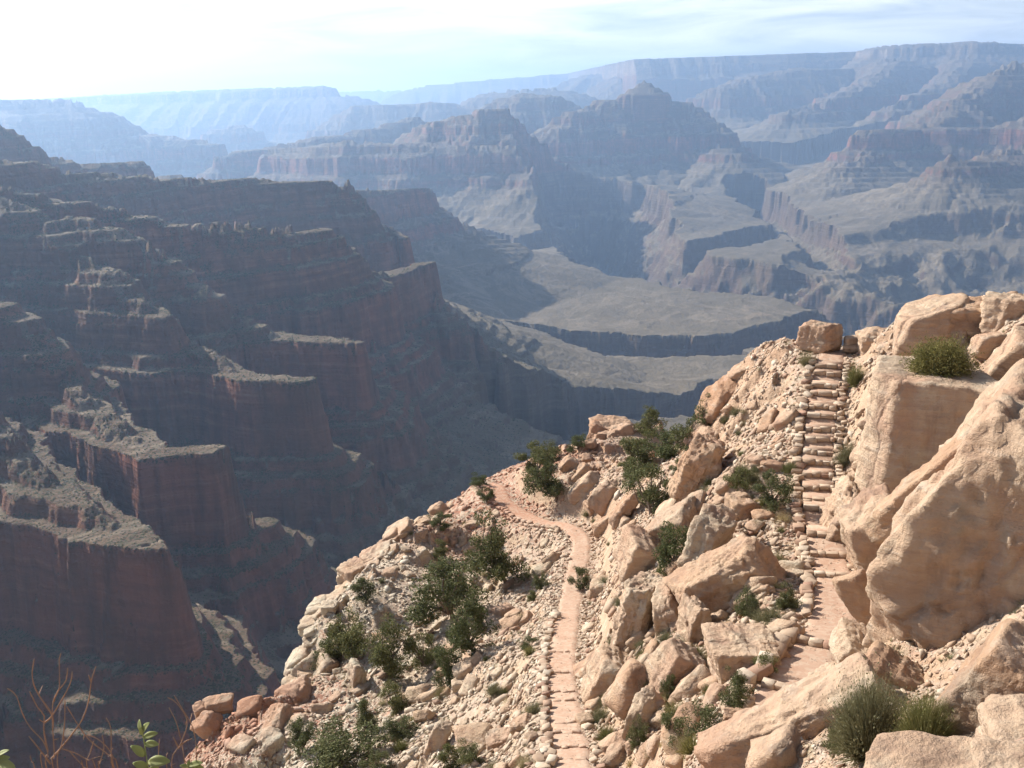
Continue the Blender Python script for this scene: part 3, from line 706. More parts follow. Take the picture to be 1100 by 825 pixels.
def frame_at(px, py):
    d = ray(px, py); yaw = math.atan2(d[0], d[1]); return yaw
def place_rock(px, py, w, h, label, seed, tilt=0, yaw=0, depth=None, dist=None, name='boulder', boxy=0.7, level=4, chips=7, rough=0.05, sink=0.30, group=None, pitch=0, mat=None, beds=0.03, cuts=(), push=0.75):
    """a boulder whose middle shows at px, py and which looks w by h pixels large from the camera"""
    kwd = dist is None
    if dist is None:
        p = hit(px, min(py + h * sink, 1200)); dist = 40.0 if p is None else float(np.linalg.norm(p))
    c = at(px, py, dist); W = w * dist / FPX / 2; H = h * dist / FPX / 2
    if kwd: W *= .92; H *= .92
    Dp = depth if depth else (W + H) / 2
    V, Fc = rock_shape(seed, level, (W, Dp, H), boxy, chips, rough, beds=beds, cuts=cuts)
    Rm = rotm((0, 0, 1), -frame_at(px, py)) @ rotm((1, 0, 0), R(pitch)) @ rotm((0, 1, 0), R(tilt)) @ rotm((0, 0, 1), R(yaw))
    V = V @ Rm.T
    o = mesh_np(name, V, Fc, mat or MAT_ROCK, smooth=True)
    o.location = c + ray(px, py) * Dp * (push if kwd else 0.2)
    tag(o, label, 'boulder' if name == 'boulder' else name.replace('_', ' '), group)
    return o
ROCKS = [
 # px, py, w, h, label, kwargs
 (1072, 592, 208, 340, 'huge pale sandstone boulder leaning at the right edge, the largest rock', dict(tilt=9, dist=23, depth=2.2, level=6, boxy=0.8, rough=0.034, chips=1, yaw=-8, beds=0.012, cuts=[(-.8, -.1, .62, .80), (-.35, -.5, .8, .98), (-.3, -.6, -.7, 1.0)])),
 (1004, 522, 44, 150, 'tilted slab split off the upper left side of the huge leaning boulder', dict(tilt=40, dist=23.6, depth=0.9, level=5, rough=0.03, yaw=-10)),
 (990, 482, 126, 190, 'great square block with a shaded brown face right of the stone stairs', dict(tilt=3, dist=40, depth=2.6, level=6, boxy=0.95, chips=1, rough=0.02, yaw=4, beds=0.01, cuts=[(-.8, -.6, .05, .95), (-.5, -.4, -.75, .95)])),
 (948, 596, 60, 130, 'dark hollowed rock under the great square block', dict(tilt=-24, dist=36.5, depth=1.6, level=5, rough=0.05, yaw=14)),
 (912, 548, 34, 56, 'jagged broken ledge beside the foot of the stone stairs', dict(tilt=24, dist=40, depth=1.2, level=5, rough=0.10, yaw=10)),
 (1003, 352, 78, 50, 'domed slab on the skyline behind the round green bush', dict(tilt=-14, dist=47, depth=1.8, level=5, rough=0.03)),
 (1052, 344, 92, 46, 'long flat slab on the skyline with a shaded hollow below it', dict(tilt=-8, dist=47.5, depth=2.2, level=5, rough=0.04)),
 (1084, 336, 46, 40, 'cracked knob at the top right of the skyline', dict(dist=46, level=5, depth=1.2)),
 (1062, 372, 32, 26, 'small overhanging rock between the round bush and the right edge', dict(dist=44.5, level=4)),
 (1088, 408, 60, 100, 'smooth salmon rock rib at the right edge above the huge leaning boulder', dict(tilt=30, dist=42, depth=1.6, level=5, rough=0.03)),
 (1085, 448, 70, 36, 'broad ledge capping the huge leaning boulder', dict(tilt=-18, dist=27, depth=1.6, level=5, rough=0.04)),
 (881, 361, 42, 30, 'round topped boulder perched at the head of the stone stairs, left side', dict(dist=54.5, depth=0.9, level=5, tilt=4)),
 (916, 366, 20, 9, 'small flat rock balanced between the two boulders at the stair head', dict(dist=54.5, level=3)),
 (914, 374, 16, 9, 'squat stone under the small balanced flat rock', dict(dist=54.3, level=3)),
 (941, 369, 40, 34, 'split boulder at the head of the stone stairs, right side', dict(dist=53.5, depth=1.0, level=5, tilt=-12)),
 (1080, 762, 100, 150, 'rounded pale boulder filling the lower right edge', dict(tilt=34, dist=15.5, depth=1.1, level=6, rough=0.03, yaw=-15)),
 (1112, 812, 80, 70, 'cracked rock in the lower right corner', dict(tilt=-10, dist=13.2, depth=0.7, level=5, rough=0.05)),
 (1050, 856, 200, 46, 'smooth pale ledge along the bottom edge at right', dict(tilt=-4, dist=11.4, depth=0.7, level=5, rough=0.03)),
 (956, 728, 66, 46, 'wedge shaped slab under the foot of the huge leaning boulder', dict(tilt=28, dist=21.5, depth=0.6, level=5, boxy=0.9)),
 (930, 650, 36, 84, 'flat slab leaning against the dark hollowed rock beside the upper trail', dict(tilt=-34, dist=29.5, depth=0.35, level=5, boxy=0.9, rough=0.025)),
 (922, 696, 44, 34, 'low slab at the foot of the leaning flat slab', dict(tilt=22, dist=26.5, depth=0.7, level=5)),
 (862, 792, 210, 92, 'broad cream and pink slab sloping across the bottom of the picture', dict(tilt=-32, dist=19.6, depth=1.1, level=6, rough=0.03, yaw=10)),
 (898, 740, 60, 36, 'pale rock between the broad cream slab and the upper trail', dict(tilt=-20, level=5)),
 (688, 662, 50, 96, 'tall blocky outcrop standing right of the lower trail', dict(tilt=12, depth=1.3, level=6, boxy=0.9, rough=0.05)),
 (692, 600, 58, 56, 'rounded outcrop on top of the tall blocky outcrop', dict(tilt=24, depth=1.3, level=5, rough=0.05)),
 (654, 728, 52, 66, 'weathered outcrop low beside the lower trail with a shaded foot', dict(tilt=24, depth=1.0, level=5)),
 (720, 660, 36, 66, 'pale rock in the cleft right of the tall blocky outcrop', dict(tilt=-16, depth=0.9, level=5)),
 (744, 675, 26, 76, 'narrow column of cream rock in the middle of the slope', dict(tilt=6, depth=0.7, level=5, boxy=0.95)),
 (798, 705, 78, 58, 'orange faced block just left of the red trail wall', dict(tilt=-6, depth=1.0, level=6, boxy=0.9, rough=0.035)),
 (786, 632, 120, 84, 'long sloping slab in the middle of the slope left of the upper trail', dict(tilt=-36, depth=1.0, level=6, rough=0.04)),
 (758, 592, 44, 92, 'tall lobed rock above the long sloping slab', dict(tilt=18, depth=1.2, level=5)),
 (796, 548, 34, 36, 'round boulder with an undercut alone on the middle slope', dict(depth=0.9, level=5)),
 (748, 505, 44, 86, 'tall lobe of pale rock below the skyline gap', dict(tilt=24, depth=1.3, level=6)),
 (764, 476, 34, 34, 'rock joined to the top of the tall pale lobe', dict(tilt=10, depth=1.0, level=5)),
 (806, 398, 62, 24, 'long slab forming the skyline left of the stair head', dict(tilt=-34, dist=59, depth=1.4, level=5)),
 (775, 436, 36, 60, 'steep slab at the left end of the upper skyline ridge', dict(tilt=28, dist=59, depth=1.4, level=5)),
 (797, 440, 26, 38, 'salmon slab wedged in the upper skyline ridge', dict(tilt=22, dist=57.5, depth=0.8, level=5, boxy=0.9)),
 (836, 378, 30, 18, 'pale rock on the skyline between the long slab and the stair head', dict(tilt=-38, dist=57.5, level=4)),
 (726, 568, 70, 52, 'pale bulge of rock left of the tall lobed rock', dict(tilt=-38, depth=1.4, level=5)),
 (722, 725, 46, 70, 'leaning slab low on the slope below the narrow column', dict(tilt=28, depth=0.8, level=5)),
 (790, 786, 34, 54, 'flat pink slab standing beside the broad cream slab', dict(tilt=8, depth=0.25, level=5, boxy=0.9)),
 (808, 782, 16, 20, 'small orange stone block against the flat pink slab', dict(level=4)),
 (692, 770, 30, 58, 'split rock right of the bottom of the lower trail', dict(tilt=14, depth=0.8, level=5)),
 # knob
 (663, 489, 35.1, 70, 'tall squared block on the face of the knob', dict(tilt=-6, dist=79, depth=1.8, level=5, boxy=0.95, yaw=25)),
 (655, 465, 46.8, 27.5, 'domed cap rock on top of the knob', dict(dist=80, depth=1.8, level=5)),
 (640, 477, 23.4, 50, 'upright slab on the left flank of the knob', dict(tilt=22, dist=80, level=5)),
 (682, 471, 28.6, 32.5, 'dark red rock between the knob and the trees', dict(dist=80, level=4)),
 (625, 510, 28, 18, 'rounded tilted boulder below the left flank of the knob', dict(tilt=-46, level=4)),
 (612, 500, 20, 22, 'small rock beside the tree on the left of the knob', dict(tilt=30, level=4)),
 (628, 525, 39, 22.5, 'long tilted block beneath the knob', dict(tilt=-44, level=4)),
 (652, 533, 28.6, 45, 'leaning slab at the foot of the knob', dict(tilt=30, level=4)),
 (638, 545, 24, 18, 'pale block left of the leaning slab at the foot of the knob', dict(tilt=-20, level=4)),
 (672, 545, 16, 60, 'long narrow slab pointing down from the knob', dict(tilt=36, level=4, depth=0.6)),
 (649, 566, 26, 20, 'brown block just above the bend of the lower trail', dict(tilt=-30, level=4)),
 # left rim
 (381, 617, 28, 24, 'large rounded boulder at the left end of the white rim ledge', dict(dist=67, depth=1.2, level=5, tilt=-12)),
 (400, 615, 18, 24, 'boxy boulder in the white rim ledge with a dark cleft on its left', dict(dist=66.5, level=4)),
 (412, 624, 13, 18, 'small upright brown block below the white rim ledge', dict(dist=65, level=4, boxy=0.95)),
 (404, 598, 44, 14, 'flat capping slab over the white rim ledge', dict(dist=68, tilt=-24, depth=1.2, level=5)),
 (432, 602, 19, 18, 'round boulder under the middle of the white rim ledge', dict(dist=67, level=4)),
 (436, 586, 40, 14, 'second capping slab of the white rim ledge, stepped above the first', dict(dist=70, tilt=-28, depth=1.2, level=5)),
 (452, 570, 26, 16, 'top slab of the white rim ledge', dict(dist=71.5, tilt=-30, depth=1.1, level=5)),
 (470, 549, 18, 17, 'lone white boulder on the rim between the ledge and the far trail bend', dict(dist=74, tilt=-34, level=4)),
 (452, 596, 20, 14, 'broken block at the right end of the white rim ledge', dict(tilt=-20, level=4)),
 (346, 672, 36, 15, 'layered cream slab on the left rim edge', dict(dist=62.5, tilt=-20, depth=1.2, level=5)),
 (340, 690, 22, 30, 'cream block under the layered slab on the left rim edge', dict(dist=61.5, depth=1.1, level=5)),
 (364, 652, 20, 24, 'stacked rocks on the rim below the white ledge', dict(dist=65, level=4)),
 (382, 728, 18, 42, 'pillar of rock below the cream slabs of the left rim', dict(tilt=10, level=5)),
 (330, 722, 40, 14, 'pale flat slab on the lower left rim', dict(tilt=-26, level=5)),
 (316, 748, 44, 20, 'long white slab on the lower left rim', dict(tilt=-30, depth=1.0, level=5)),
 (296, 778, 34, 24, 'white slab with a squared end near the bottom left of the rim', dict(tilt=-32, depth=0.9, level=5)),
 (284, 806, 50, 22, 'lowest white slab of the left rim', dict(tilt=-34, depth=0.9, level=5)),
 (318, 782, 30, 22, 'broken white block beside the lowest bushes of the left rim', dict(tilt=-20, level=4)),
 (234, 757, 34, 12, 'pale capping slab at the tip of the red earth spur', dict(dist=55, tilt=-6, level=4)),
 (222, 778, 26, 20, 'red boulder at the tip of the red earth spur', dict(dist=54.5, tilt=-36, level=4)),
 (216, 764, 14, 14, 'small red boulder under the pale capping slab', dict(dist=55, level=4)),
 # trail side
 (537, 798, 34, 22, 'squared tan boulder left of the bottom of the lower trail', dict(tilt=-12, level=5, boxy=0.95)),
 (562, 778, 28, 17, 'brown block leaning on the squared tan boulder', dict(tilt=-24, level=5, boxy=0.9)),
 (571, 794, 12, 16, 'small rounded stone between the brown block and the lower trail', dict(tilt=18, level=3)),
 (500, 722, 26, 22, 'white boulder on the left slope beside the long green shrub', dict(tilt=-30, level=4)),
 (494, 738, 20, 16, 'grey stone below the white boulder on the left slope', dict(level=4)),
 (470, 795, 20, 48, 'steep white slab low on the left slope', dict(tilt=26, level=4, depth=0.4)),
 (628, 775, 18, 16, 'pale stone on the right side of the lower trail', dict(level=4)),
 (636, 640, 14, 12, 'brown block above the lower trail near the small juniper', dict(tilt=-24, level=4)),
 (505, 565, 20, 10, 'reddish flat block beneath the far trail bend', dict(tilt=-10, level=4)),
 (560, 668, 34, 12, 'long pale slab left of the middle of the lower trail', dict(tilt=-44, level=4)),
]
MAT_RED = None
for i_, (px, py, w_, h_, lab, kw) in enumerate(ROCKS):
    kw = dict(kw); kw.setdefault('yaw', (i_ * 37) % 50 - 25)
    place_rock(px, py, w_, h_, lab, 100 + i_, **kw)

# the ledge of white rocks along the left rim
rs = np.random.default_rng(15)
RIM = [(292, 790, 53.5), (318, 742, 56.5), (338, 698, 60.5), (350, 665, 63), (372, 640, 66), (384, 618, 67.5), (408, 604, 69), (430, 592, 70), (450, 574, 72), (478, 552, 74.5)]
rim = resample([at(*p) for p in RIM], 0.8)
for k in range(44):
    c = rim[int(rs.integers(2, len(rim) - 2))] + np.array([rs.normal(0, .5), rs.normal(0, .8), 0]); c[2] = float(fg_z(c[0], c[1])) + .1
    s_ = float(np.exp(rs.normal(math.log(.62), .35)))
    V, Fc = rock_shape(3000 + k, 4, (s_ * rs.uniform(.8, 1.2), s_, s_ * rs.uniform(.35, .6)), boxy=.9, chips=5, rough=.05)
    V = V @ (rotm((0, 0, 1), rs.uniform(-.5, .5)) @ rotm((0, 1, 0), R(rs.normal(-24, 12)))).T
    o = mesh_np('rim_rock', V, Fc, MAT_ROCK); o.location = c
    tag(o, 'blocky white rock of the ledge that runs along the left rim', 'rock', 'white rocks of the left rim ledge')

# loose rocks: a few shapes, each copied
base_r = []
for k in range(12):
    V, Fc = rock_shape(900 + k, 3, (1.0, RNG.uniform(0.6, 0.9), RNG.uniform(0.34, 0.7)), boxy=RNG.uniform(0.55, 0.95), rough=0.06, chips=6)
    base_r.append((V, Fc))
def scatter_xy(n, x0, x1, y0, y1, keep=None):
    """random spots on the slope in view, spread evenly over the picture"""
    out = []; tries = 0
    rs = np.random.default_rng(n + int(x0))
    while len(out) < n and tries < n * 12:
        tries += 1
        px, py = rs.uniform(x0, x1), rs.uniform(y0, y1)
        p = hit(px, py)
        if p is None or np.hypot(p[0], p[1]) > 90: continue
        d, _ = path_dist(np.array([p[0]]), np.array([p[1]]))
        if d[0] < 1.0: continue
        if keep and not keep(px, py): continue
        out.append((px, py, p))
    return out
first = {}
zones = [(70, 520, 700, 560, 860, 'cream', 'loose cream rock lying on the left slope below the white rim', 'loose rocks on the left slope'),
         (52, 400, 620, 560, 700, 'mid', 'loose pale rock on the slope between the rim and the lower trail', 'loose rocks between rim and lower trail'),
         (62, 640, 860, 440, 640, 'pink', 'loose pink rock on the slope left of the stone stairs', 'loose rocks left of the stairs'),
         (44, 620, 850, 640, 825, 'pink', 'loose salmon rock on the slope between the two trails', 'loose rocks between the two trails'),
         (20, 900, 1090, 330, 480, 'pink', 'loose pink rock near the skyline right of the stairs', 'loose rocks right of the stairs')]
count_r = 0
ZB = [(70, 260, 560, 640, 835), (48, 400, 600, 540, 640), (84, 630, 860, 430, 640), (70, 620, 850, 640, 825), (14, 905, 960, 380, 640)]
for zi, ((n_, x0, x1, y0, y1), zz_) in enumerate(zip(ZB, zones)):
    rs = np.random.default_rng(zi + 70)
    for (px, py, p) in scatter_xy(n_, x0, x1, y0, y1):
        k = int(rs.integers(12)); s = float(np.exp(rs.normal(math.log(0.36), 0.38)))
        if k not in first:
            o = mesh_np('loose_rock', *base_r[k], MAT_ROCK); first[k] = o
        else:
            o = first[k].copy(); COL.objects.link(o)
        n = Vector(nrm_at(p[0], p[1]))
        q = n.to_track_quat('Z', 'Y'); q.rotate(Matrix.Rotation(0, 3, 'Z'))
        qq = q @ Matrix.Rotation(rs.uniform(0, 6.28), 3, 'Z').to_quaternion() @ Matrix.Rotation(rs.normal(0, 0.35), 3, 'X').to_quaternion()
        o.rotation_mode = 'QUATERNION'; o.rotation_quaternion = qq
        o.scale = (s, s, s); o.location = Vector(p) + n * s * 0.12
        tag(o, zz_[6], 'rock', zz_[7]); count_r += 1

# scree: the small stones nobody could count
def merged(name, P_, S_, N_, base_list, mat, rs, stretch=None, kind='stuff'):
    Vs, Fs = [], []; off = 0
    ids = rs.integers(0, len(base_list), len(P_))
    for k, (V, Fc) in enumerate(base_list):
        m = np.where(ids == k)[0]
        if not len(m): continue
        n = len(m)
        # random frames round the ground normal
        nz_ = N_[m] + rs.normal(0, 0.28, (n, 3)); nz_ /= np.linalg.norm(nz_, axis=1)[:, None]
        t = rs.normal(0, 1, (n, 3)); t -= nz_ * (t * nz_).sum(1)[:, None]; t /= np.linalg.norm(t, axis=1)[:, None]
        b = np.cross(nz_, t)
        B = np.stack([t, b, nz_], 2)                                # (n,3,3)
        W_ = np.einsum('nij,vj->nvi', B, V) * S_[m][:, None, None] + P_[m][:, None, :]
        Vs.append(W_.reshape(-1, 3))
        Fs.append((Fc[None] + (np.arange(n) * len(V))[:, None, None] + off).reshape(-1, Fc.shape[1])); off += n * len(V)
    o = mesh_np(name, np.concatenate(Vs), np.concatenate(Fs), mat, smooth=False)
    return tag(o, kind=kind)
rs = np.random.default_rng(5)
tet = []
for k in range(10):
    V, Fc = ICO[1]; V = V[:12] if False else V
    bm = bmesh.new()
    pts = rs.normal(0, 1, (11, 3)); pts /= np.linalg.norm(pts, axis=1)[:, None]
    pts *= np.array([1.0, rs.uniform(0.55, 0.9), rs.uniform(0.3, 0.6)]) * rs.uniform(0.8, 1.0, (11, 1))
    for q in pts: bm.verts.new(q)
    r_ = bmesh.ops.convex_hull(bm, input=bm.verts)
    bm.verts.ensure_lookup_table()
    bmesh.ops.delete(bm, geom=[v for v in bm.verts if not v.link_faces], context='VERTS')
    bmesh.ops.triangulate(bm, faces=bm.faces[:]); bm.verts.index_update()
    tet.append((np.array([v.co[:] for v in bm.verts]), np.array([[v.index for v in f.verts] for f in bm.faces]))); bm.free()
def field_spots(n, rs, amin=-26, amax=30, rmin=11, rmax=88, power=1.0):
    a = np.radians(rs.uniform(amin, amax, n)); r = np.exp(rs.uniform(math.log(rmin), math.log(rmax), n))
    x, y = r * np.sin(a), r * np.cos(a); z = fg_z(x, y)
    # in view only, judged by projecting
    P_ = np.stack([x, y, z], -1); zc = P_ @ F_; u = 550 + FPX * (P_ @ RT) / zc; v = 412.5 - FPX * (P_ @ UP) / zc
    m = (u > -40) & (u < 1140) & (v < 870) & (zc > 1)
    return P_[m], u[m], v[m]
def normals(P_, e=0.35):
    x, y = P_[:, 0], P_[:, 1]
    n = np.stack([-(fg_z(x + e, y) - fg_z(x - e, y)) / (2 * e), -(fg_z(x, y + e) - fg_z(x, y - e)) / (2 * e), np.ones(len(x))], -1)
    return n / np.linalg.norm(n, axis=1)[:, None]
P_, u, v = field_spots(int(260000), rs)
pd_, _ = path_dist(P_[:, 0], P_[:, 1])
dens = fbm(P_[:, 0], P_[:, 1], 5.0, 4, 301, 0.6) + 0.25 * fbm(P_[:, 0], P_[:, 1], 18, 2, 305)
N_ = normals(P_)
rP = np.hypot(P_[:, 0], P_[:, 1])
keep = ((pd_ > 0.50 + 0.22 * (P_[:, 0] > 5)) | (rs.uniform(0, 1, len(pd_)) < 0.30)) & (rs.uniform(0, 1, len(rP)) < np.clip(rP / 36, .15, 1)) & (rs.uniform(-0.5, 0.7, len(dens)) < dens + 0.12 + 0.10 * (P_[:, 0] > 1)) & (N_[:, 2] > 0.45)
P_, N_, pd_ = P_[keep], N_[keep], pd_[keep]
size = np.exp(rs.normal(math.log(0.095), 0.55, len(P_))); size = np.where(pd_ < 0.6, np.minimum(size * .7, .06), size); size = np.clip(size, 0.03, 0.5) * np.clip(np.hypot(P_[:, 0], P_[:, 1]) / 34, .35, 1)
print('scree', len(P_))
def mat_scree():
    n = NB('broken_stone')
    r = n.geo.outputs['Random Per Island']
    x = n.sepz(n.pos, 0)
    cream = n.ramp(n.math('ADD', n.math('MULTIPLY', x, 0.03), 0.8), [(0.48, 1.0), (0.92, 0.1)])
    a = n.ramp(r, [(0.0, (.29, .165, .115)), (0.25, (.38, .26, .175)), (0.55, (.44, .325, .23)), (0.8, (.48, .37, .27)), (1.0, (.52, .43, .33))])
    b = n.ramp(r, [(0.0, (.30, .22, .16)), (0.3, (.42, .35, .26)), (0.7, (.50, .44, .34)), (1.0, (.56, .51, .41))])
    c = n.mix(cream, a, b)
    bx = n.vec((0.09, 0.09, 0.0), loc=(0.2, -6.2, 0))
    q = n.t.nodes.new('ShaderNodeVectorMath'); q.operation = 'LENGTH'; n.link(bx, q.inputs[0])
    c = n.mix(n.ramp(q.outputs['Value'], [(0.4, 0.75), (1.0, 0.0)]), c, (.40, .19, .12))
    rc = at(248, 768, 55)
    rx = n.vec((0.17, 0.17, 0.0), loc=(-0.17 * float(rc[0]), -0.17 * float(rc[1]), 0))
    rr2 = n.t.nodes.new('ShaderNodeVectorMath'); rr2.operation = 'LENGTH'; n.link(rx, rr2.inputs[0])
    c = n.mix(n.ramp(rr2.outputs['Value'], [(0.45, 0.85), (1.0, 0.0)]), c, (.36, .17, .11))
    n.color(n.mix(n.ramp(n.noise(6, 5, 0.6), [(0.4, 0.25), (0.6, 0.0)]), c, (.25, .16, .11)))
    n.bump(n.noise(22, 5, 0.7), 0.4, 0.03)
    return n.m
MAT_SCREE = mat_scree()
merged('scree', P_ + N_ * size[:, None] * 0.12 + np.array([0, 0, 1.0]) * ((pd_ < 0.62) * 0.045)[:, None], size, N_, tet, MAT_SCREE, rs)

# ------------------------------------------------------------------ stairs, retaining walls, edging
def path_frame(pts, i):
    i = min(max(i, 1), len(pts) - 2); t = pts[i + 1] - pts[i - 1]; t = t / np.linalg.norm(t[:2]); t2 = np.array([t[0], t[1]]); return t2, np.array([-t2[1], t2[0]])
def hull(pts):
    bm = bmesh.new()
    for q in pts: bm.verts.new(q)
    bmesh.ops.convex_hull(bm, input=bm.verts)
    bmesh.ops.delete(bm, geom=[v for v in bm.verts if not v.link_faces], context='VERTS')
    bmesh.ops.triangulate(bm, faces=bm.faces[:]); bm.verts.index_update()
    r = (np.array([v.co[:] for v in bm.verts]), np.array([[v.index for v in f.verts] for f in bm.faces])); bm.free(); return r
def block(rs, w_, d_, h_, level=2, ch=.86, j=.075):
    c = np.array([[x, y, z] for x in (-1, 1) for y in (-1, 1) for z in (-1, 1)], float)
    pts = np.concatenate([c * np.array([1, ch, ch - .04]), c * np.array([ch, 1, ch - .04]), c * np.array([ch, ch, 1])]) * (1 + rs.normal(0, j, (24, 3)))
    return hull(pts * np.array([w_, d_, h_]) / 2)
class MB:
    def __init__(s): s.V = []; s.F = []; s.n = 0
    def add(s, V, Fc, M=None, loc=None):
        V = np.asarray(V, float)
        if M is not None: V = V @ np.asarray(M).T
        if loc is not None: V = V + np.asarray(loc)
        s.V.append(V); s.F.append(np.asarray(Fc) + s.n); s.n += len(V)
    def build(s, name, mat, parent=None, smooth=False, origin=None):
        V = np.concatenate(s.V)
        k = {}
        for f in s.F: k.setdefault(f.shape[1], []).append(f)
        if origin is not None: V = V - np.asarray(origin)
        return mesh_np(name, V, [np.concatenate(x) for x in k.values()], mat, parent, smooth)
def yawm(t2): return np.array([[t2[0], -t2[1], 0], [t2[1], t2[0], 0], [0, 0, 1.0]])
# index along PA of picture heights
def proj(p):
    zc = p @ F_; return 550 + FPX * (p @ RT) / zc, 412.5 - FPX * (p @ UP) / zc
vA = np.array([proj(p)[1] for p in PA]); vB = np.array([proj(p)[1] for p in PB])
def idx_at(vv, y): return int(np.argmin(np.abs(vv - y)))
stairs = empty('stone_staircase', PA[idx_at(vA, 560)])
tag(stairs, 'flight of rough stone steps climbing the slope between low dry stone walls', 'staircase')
so = np.array(stairs.location)
rs = np.random.default_rng(31)
step_y = [393, 402, 413, 425, 436, 448, 460, 472, 485, 498, 511, 524, 537, 549, 573]
for y in step_y:
    i = idx_at(vA, y); t2, n2 = path_frame(PA, i); c = PA[i]; mb = MB()
    tb_ = MB(); V, Fc = block(rs, 1.26, 0.60, 0.22, 2, .97, .02)
    tb_.add(V, Fc, yawm(np.array([n2[0], n2[1]])), [c[0] - t2[0] * .26, c[1] - t2[1] * .26, c[2] + .03])
    tb_.build('tread', MAT_TRAIL, stairs, origin=so)
    off = -0.62
    while off < 0.58:
        w_ = rs.uniform(0.22, 0.62)
        if off + w_ > 0.66: w_ = 0.66 - off
        V, Fc = block(rs, w_ * 1.02, rs.uniform(0.18, 0.30), rs.uniform(0.17, 0.24), 2, .92, .06)
        mb.add(V, Fc, yawm(np.array([n2[0], n2[1]])) @ rotm((0, 0, 1), rs.normal(0, .09)), [c[0] + n2[0] * (off + w_ / 2) + t2[0] * rs.normal(.05, .035), c[1] + n2[1] * (off + w_ / 2) + t2[1] * rs.normal(.05, .035), c[2] + 0.045 + rs.normal(0, .02)])
        off += w_ + rs.uniform(0, .03)
    mb.build('step_stones', MAT_SCREE, stairs, origin=so)
def dry_wall(name, pts, i0, i1, side, off, label, rs, height=(0.15, 0.35), courses=2, parent=None, sz=0.34, outer=0.0, mat=None, gap=0.22, jit=0.07):
    """stones laid along a path; outer > 0 lets the courses reach down the slope on the far side"""
    mb = MB(); a, b = min(i0, i1), max(i0, i1); o0 = pts[(a + b) // 2]
    s = a * 1.0
    while s < b:
        i = int(s); t2, n2 = path_frame(pts, i); c = pts[i] + (pts[min(i + 1, len(pts) - 1)] - pts[i]) * (s - i)
        L_ = rs.uniform(0.45, 1.45) * sz
        if courses <= 2 and parent is None and rs.uniform() < gap: s += L_ / 0.35; continue
        for k in range(courses):
            if rs.uniform() < .12: continue
            h_ = rs.uniform(0.45, 1.15) * sz * 0.62
            dz = 0.06 + (courses - 1 - k) * 0 - k * sz * 0.52 + rs.normal(0, .02)
            oo = side * (off + k * outer + rs.normal(0, jit))
            V, Fc = block(rs, L_ * 1.02, rs.uniform(0.8, 1.2) * sz, h_, 2)
            mb.add(V, Fc, yawm(t2) @ rotm((0, 0, 1), rs.normal(0, .28)) @ rotm((1, 0, 0), rs.normal(0, .16)), [c[0] + n2[0] * oo, c[1] + n2[1] * oo, c[2] + dz])
        s += L_ / 0.35
    o = mb.build(name, mat or MAT_SCREE, parent, origin=o0 if parent is None else so)
    if parent is None: o.location = o0; tag(o, label, 'stone wall')
    return o
# n2 points left of travel; PA runs from the stair head down towards the viewer, so its left is the picture's right
iA = lambda y: idx_at(vA, y)
sideL = 1
t2_, n2_ = path_frame(PA, iA(480)); sideL = 1 if (proj(PA[iA(480)] + np.r_[n2_, 0])[0] < proj(PA[iA(480)])[0]) else -1
o = dry_wall('side_wall', PA, iA(388), iA(575), sideL, 0.86, None, rs, courses=4, parent=stairs, sz=0.36, outer=0.13)
o['label'] = 'pale taller dry stone wall on the left side of the steps'
o = dry_wall('side_wall', PA, iA(392), iA(556), -sideL, 0.84, None, rs, courses=2, parent=stairs, sz=0.30, outer=0.02)
o['label'] = 'low row of stones on the right side of the steps'
dry_wall('retaining_wall', PA, iA(583), iA(668), sideL, 0.80, 'low row of salmon stones edging the upper trail below the steps', rs, courses=3, sz=0.30, outer=0.12)
dry_wall('retaining_wall', PA, iA(684), iA(768), sideL, 0.86, 'thick red stone wall holding the bend of the upper trail', rs, courses=3, sz=0.46, outer=0.10)
t2_, n2_ = path_frame(PB, idx_at(vB, 700)); sB = 1 if (proj(PB[idx_at(vB, 700)] + np.r_[n2_, 0])[0] < proj(PB[idx_at(vB, 700)])[0]) else -1
iB = lambda y: idx_at(vB, y)
dry_wall('retaining_wall', PB, iB(655), iB(822), sB, 0.70, 'line of pale stones edging the left side of the straight lower trail', rs, courses=2, sz=0.27, outer=0.10)
dry_wall('retaining_wall', PB, iB(700), iB(838), -sB, 0.70, 'broken line of small stones on the right side of the lower trail', rs, courses=1, sz=0.22, gap=.5, jit=.12)
k0 = int(np.argmax(vB < 568)); k1 = len(PB) - 6
def n2_left(i):
    t2, n2 = path_frame(PB, i); return 1 if proj(PB[i] + np.r_[n2, 0])[1] > proj(PB[i])[1] else -1
dry_wall('retaining_wall', PB, k0 + 2, k1, n2_left((k0 + k1) // 2), 0.78, 'dark red stone bank under the far bend of the lower trail', rs, courses=4, sz=0.32, outer=0.16)
# stone bars laid across the lower trail
bars = [699, 722, 741, 752, 775, 786, 803, 815]
for k, y in enumerate(bars):
    i = iB(y); t2, n2 = path_frame(PB, i); c = PB[i]; mb = MB(); off = -0.56 + rs.uniform(0, .3)
    lim = 0.56 - rs.uniform(0, .3)
    while off < lim:
        w_ = rs.uniform(0.16, 0.40)
        V, Fc = block(rs, w_, rs.uniform(0.10, 0.17), rs.uniform(0.10, 0.14), 2)
        mb.add(V, Fc, yawm(n2) @ rotm((0, 0, 1), rs.normal(0, .2)), [n2[0] * (off + w_ / 2) + t2[0] * rs.normal(0, .025), n2[1] * (off + w_ / 2) + t2[1] * rs.normal(0, .025), -0.045 + rs.normal(0, .014)])
        off += w_ + (rs.uniform(0, .12) if rs.uniform() < .35 else 0)
    o = mb.build('stone_bar', MAT_TRAIL); o.location = c
    tag(o, 'bar of small stones laid across the lower trail as a shallow step', 'stone step', 'stone bars across the lower trail')
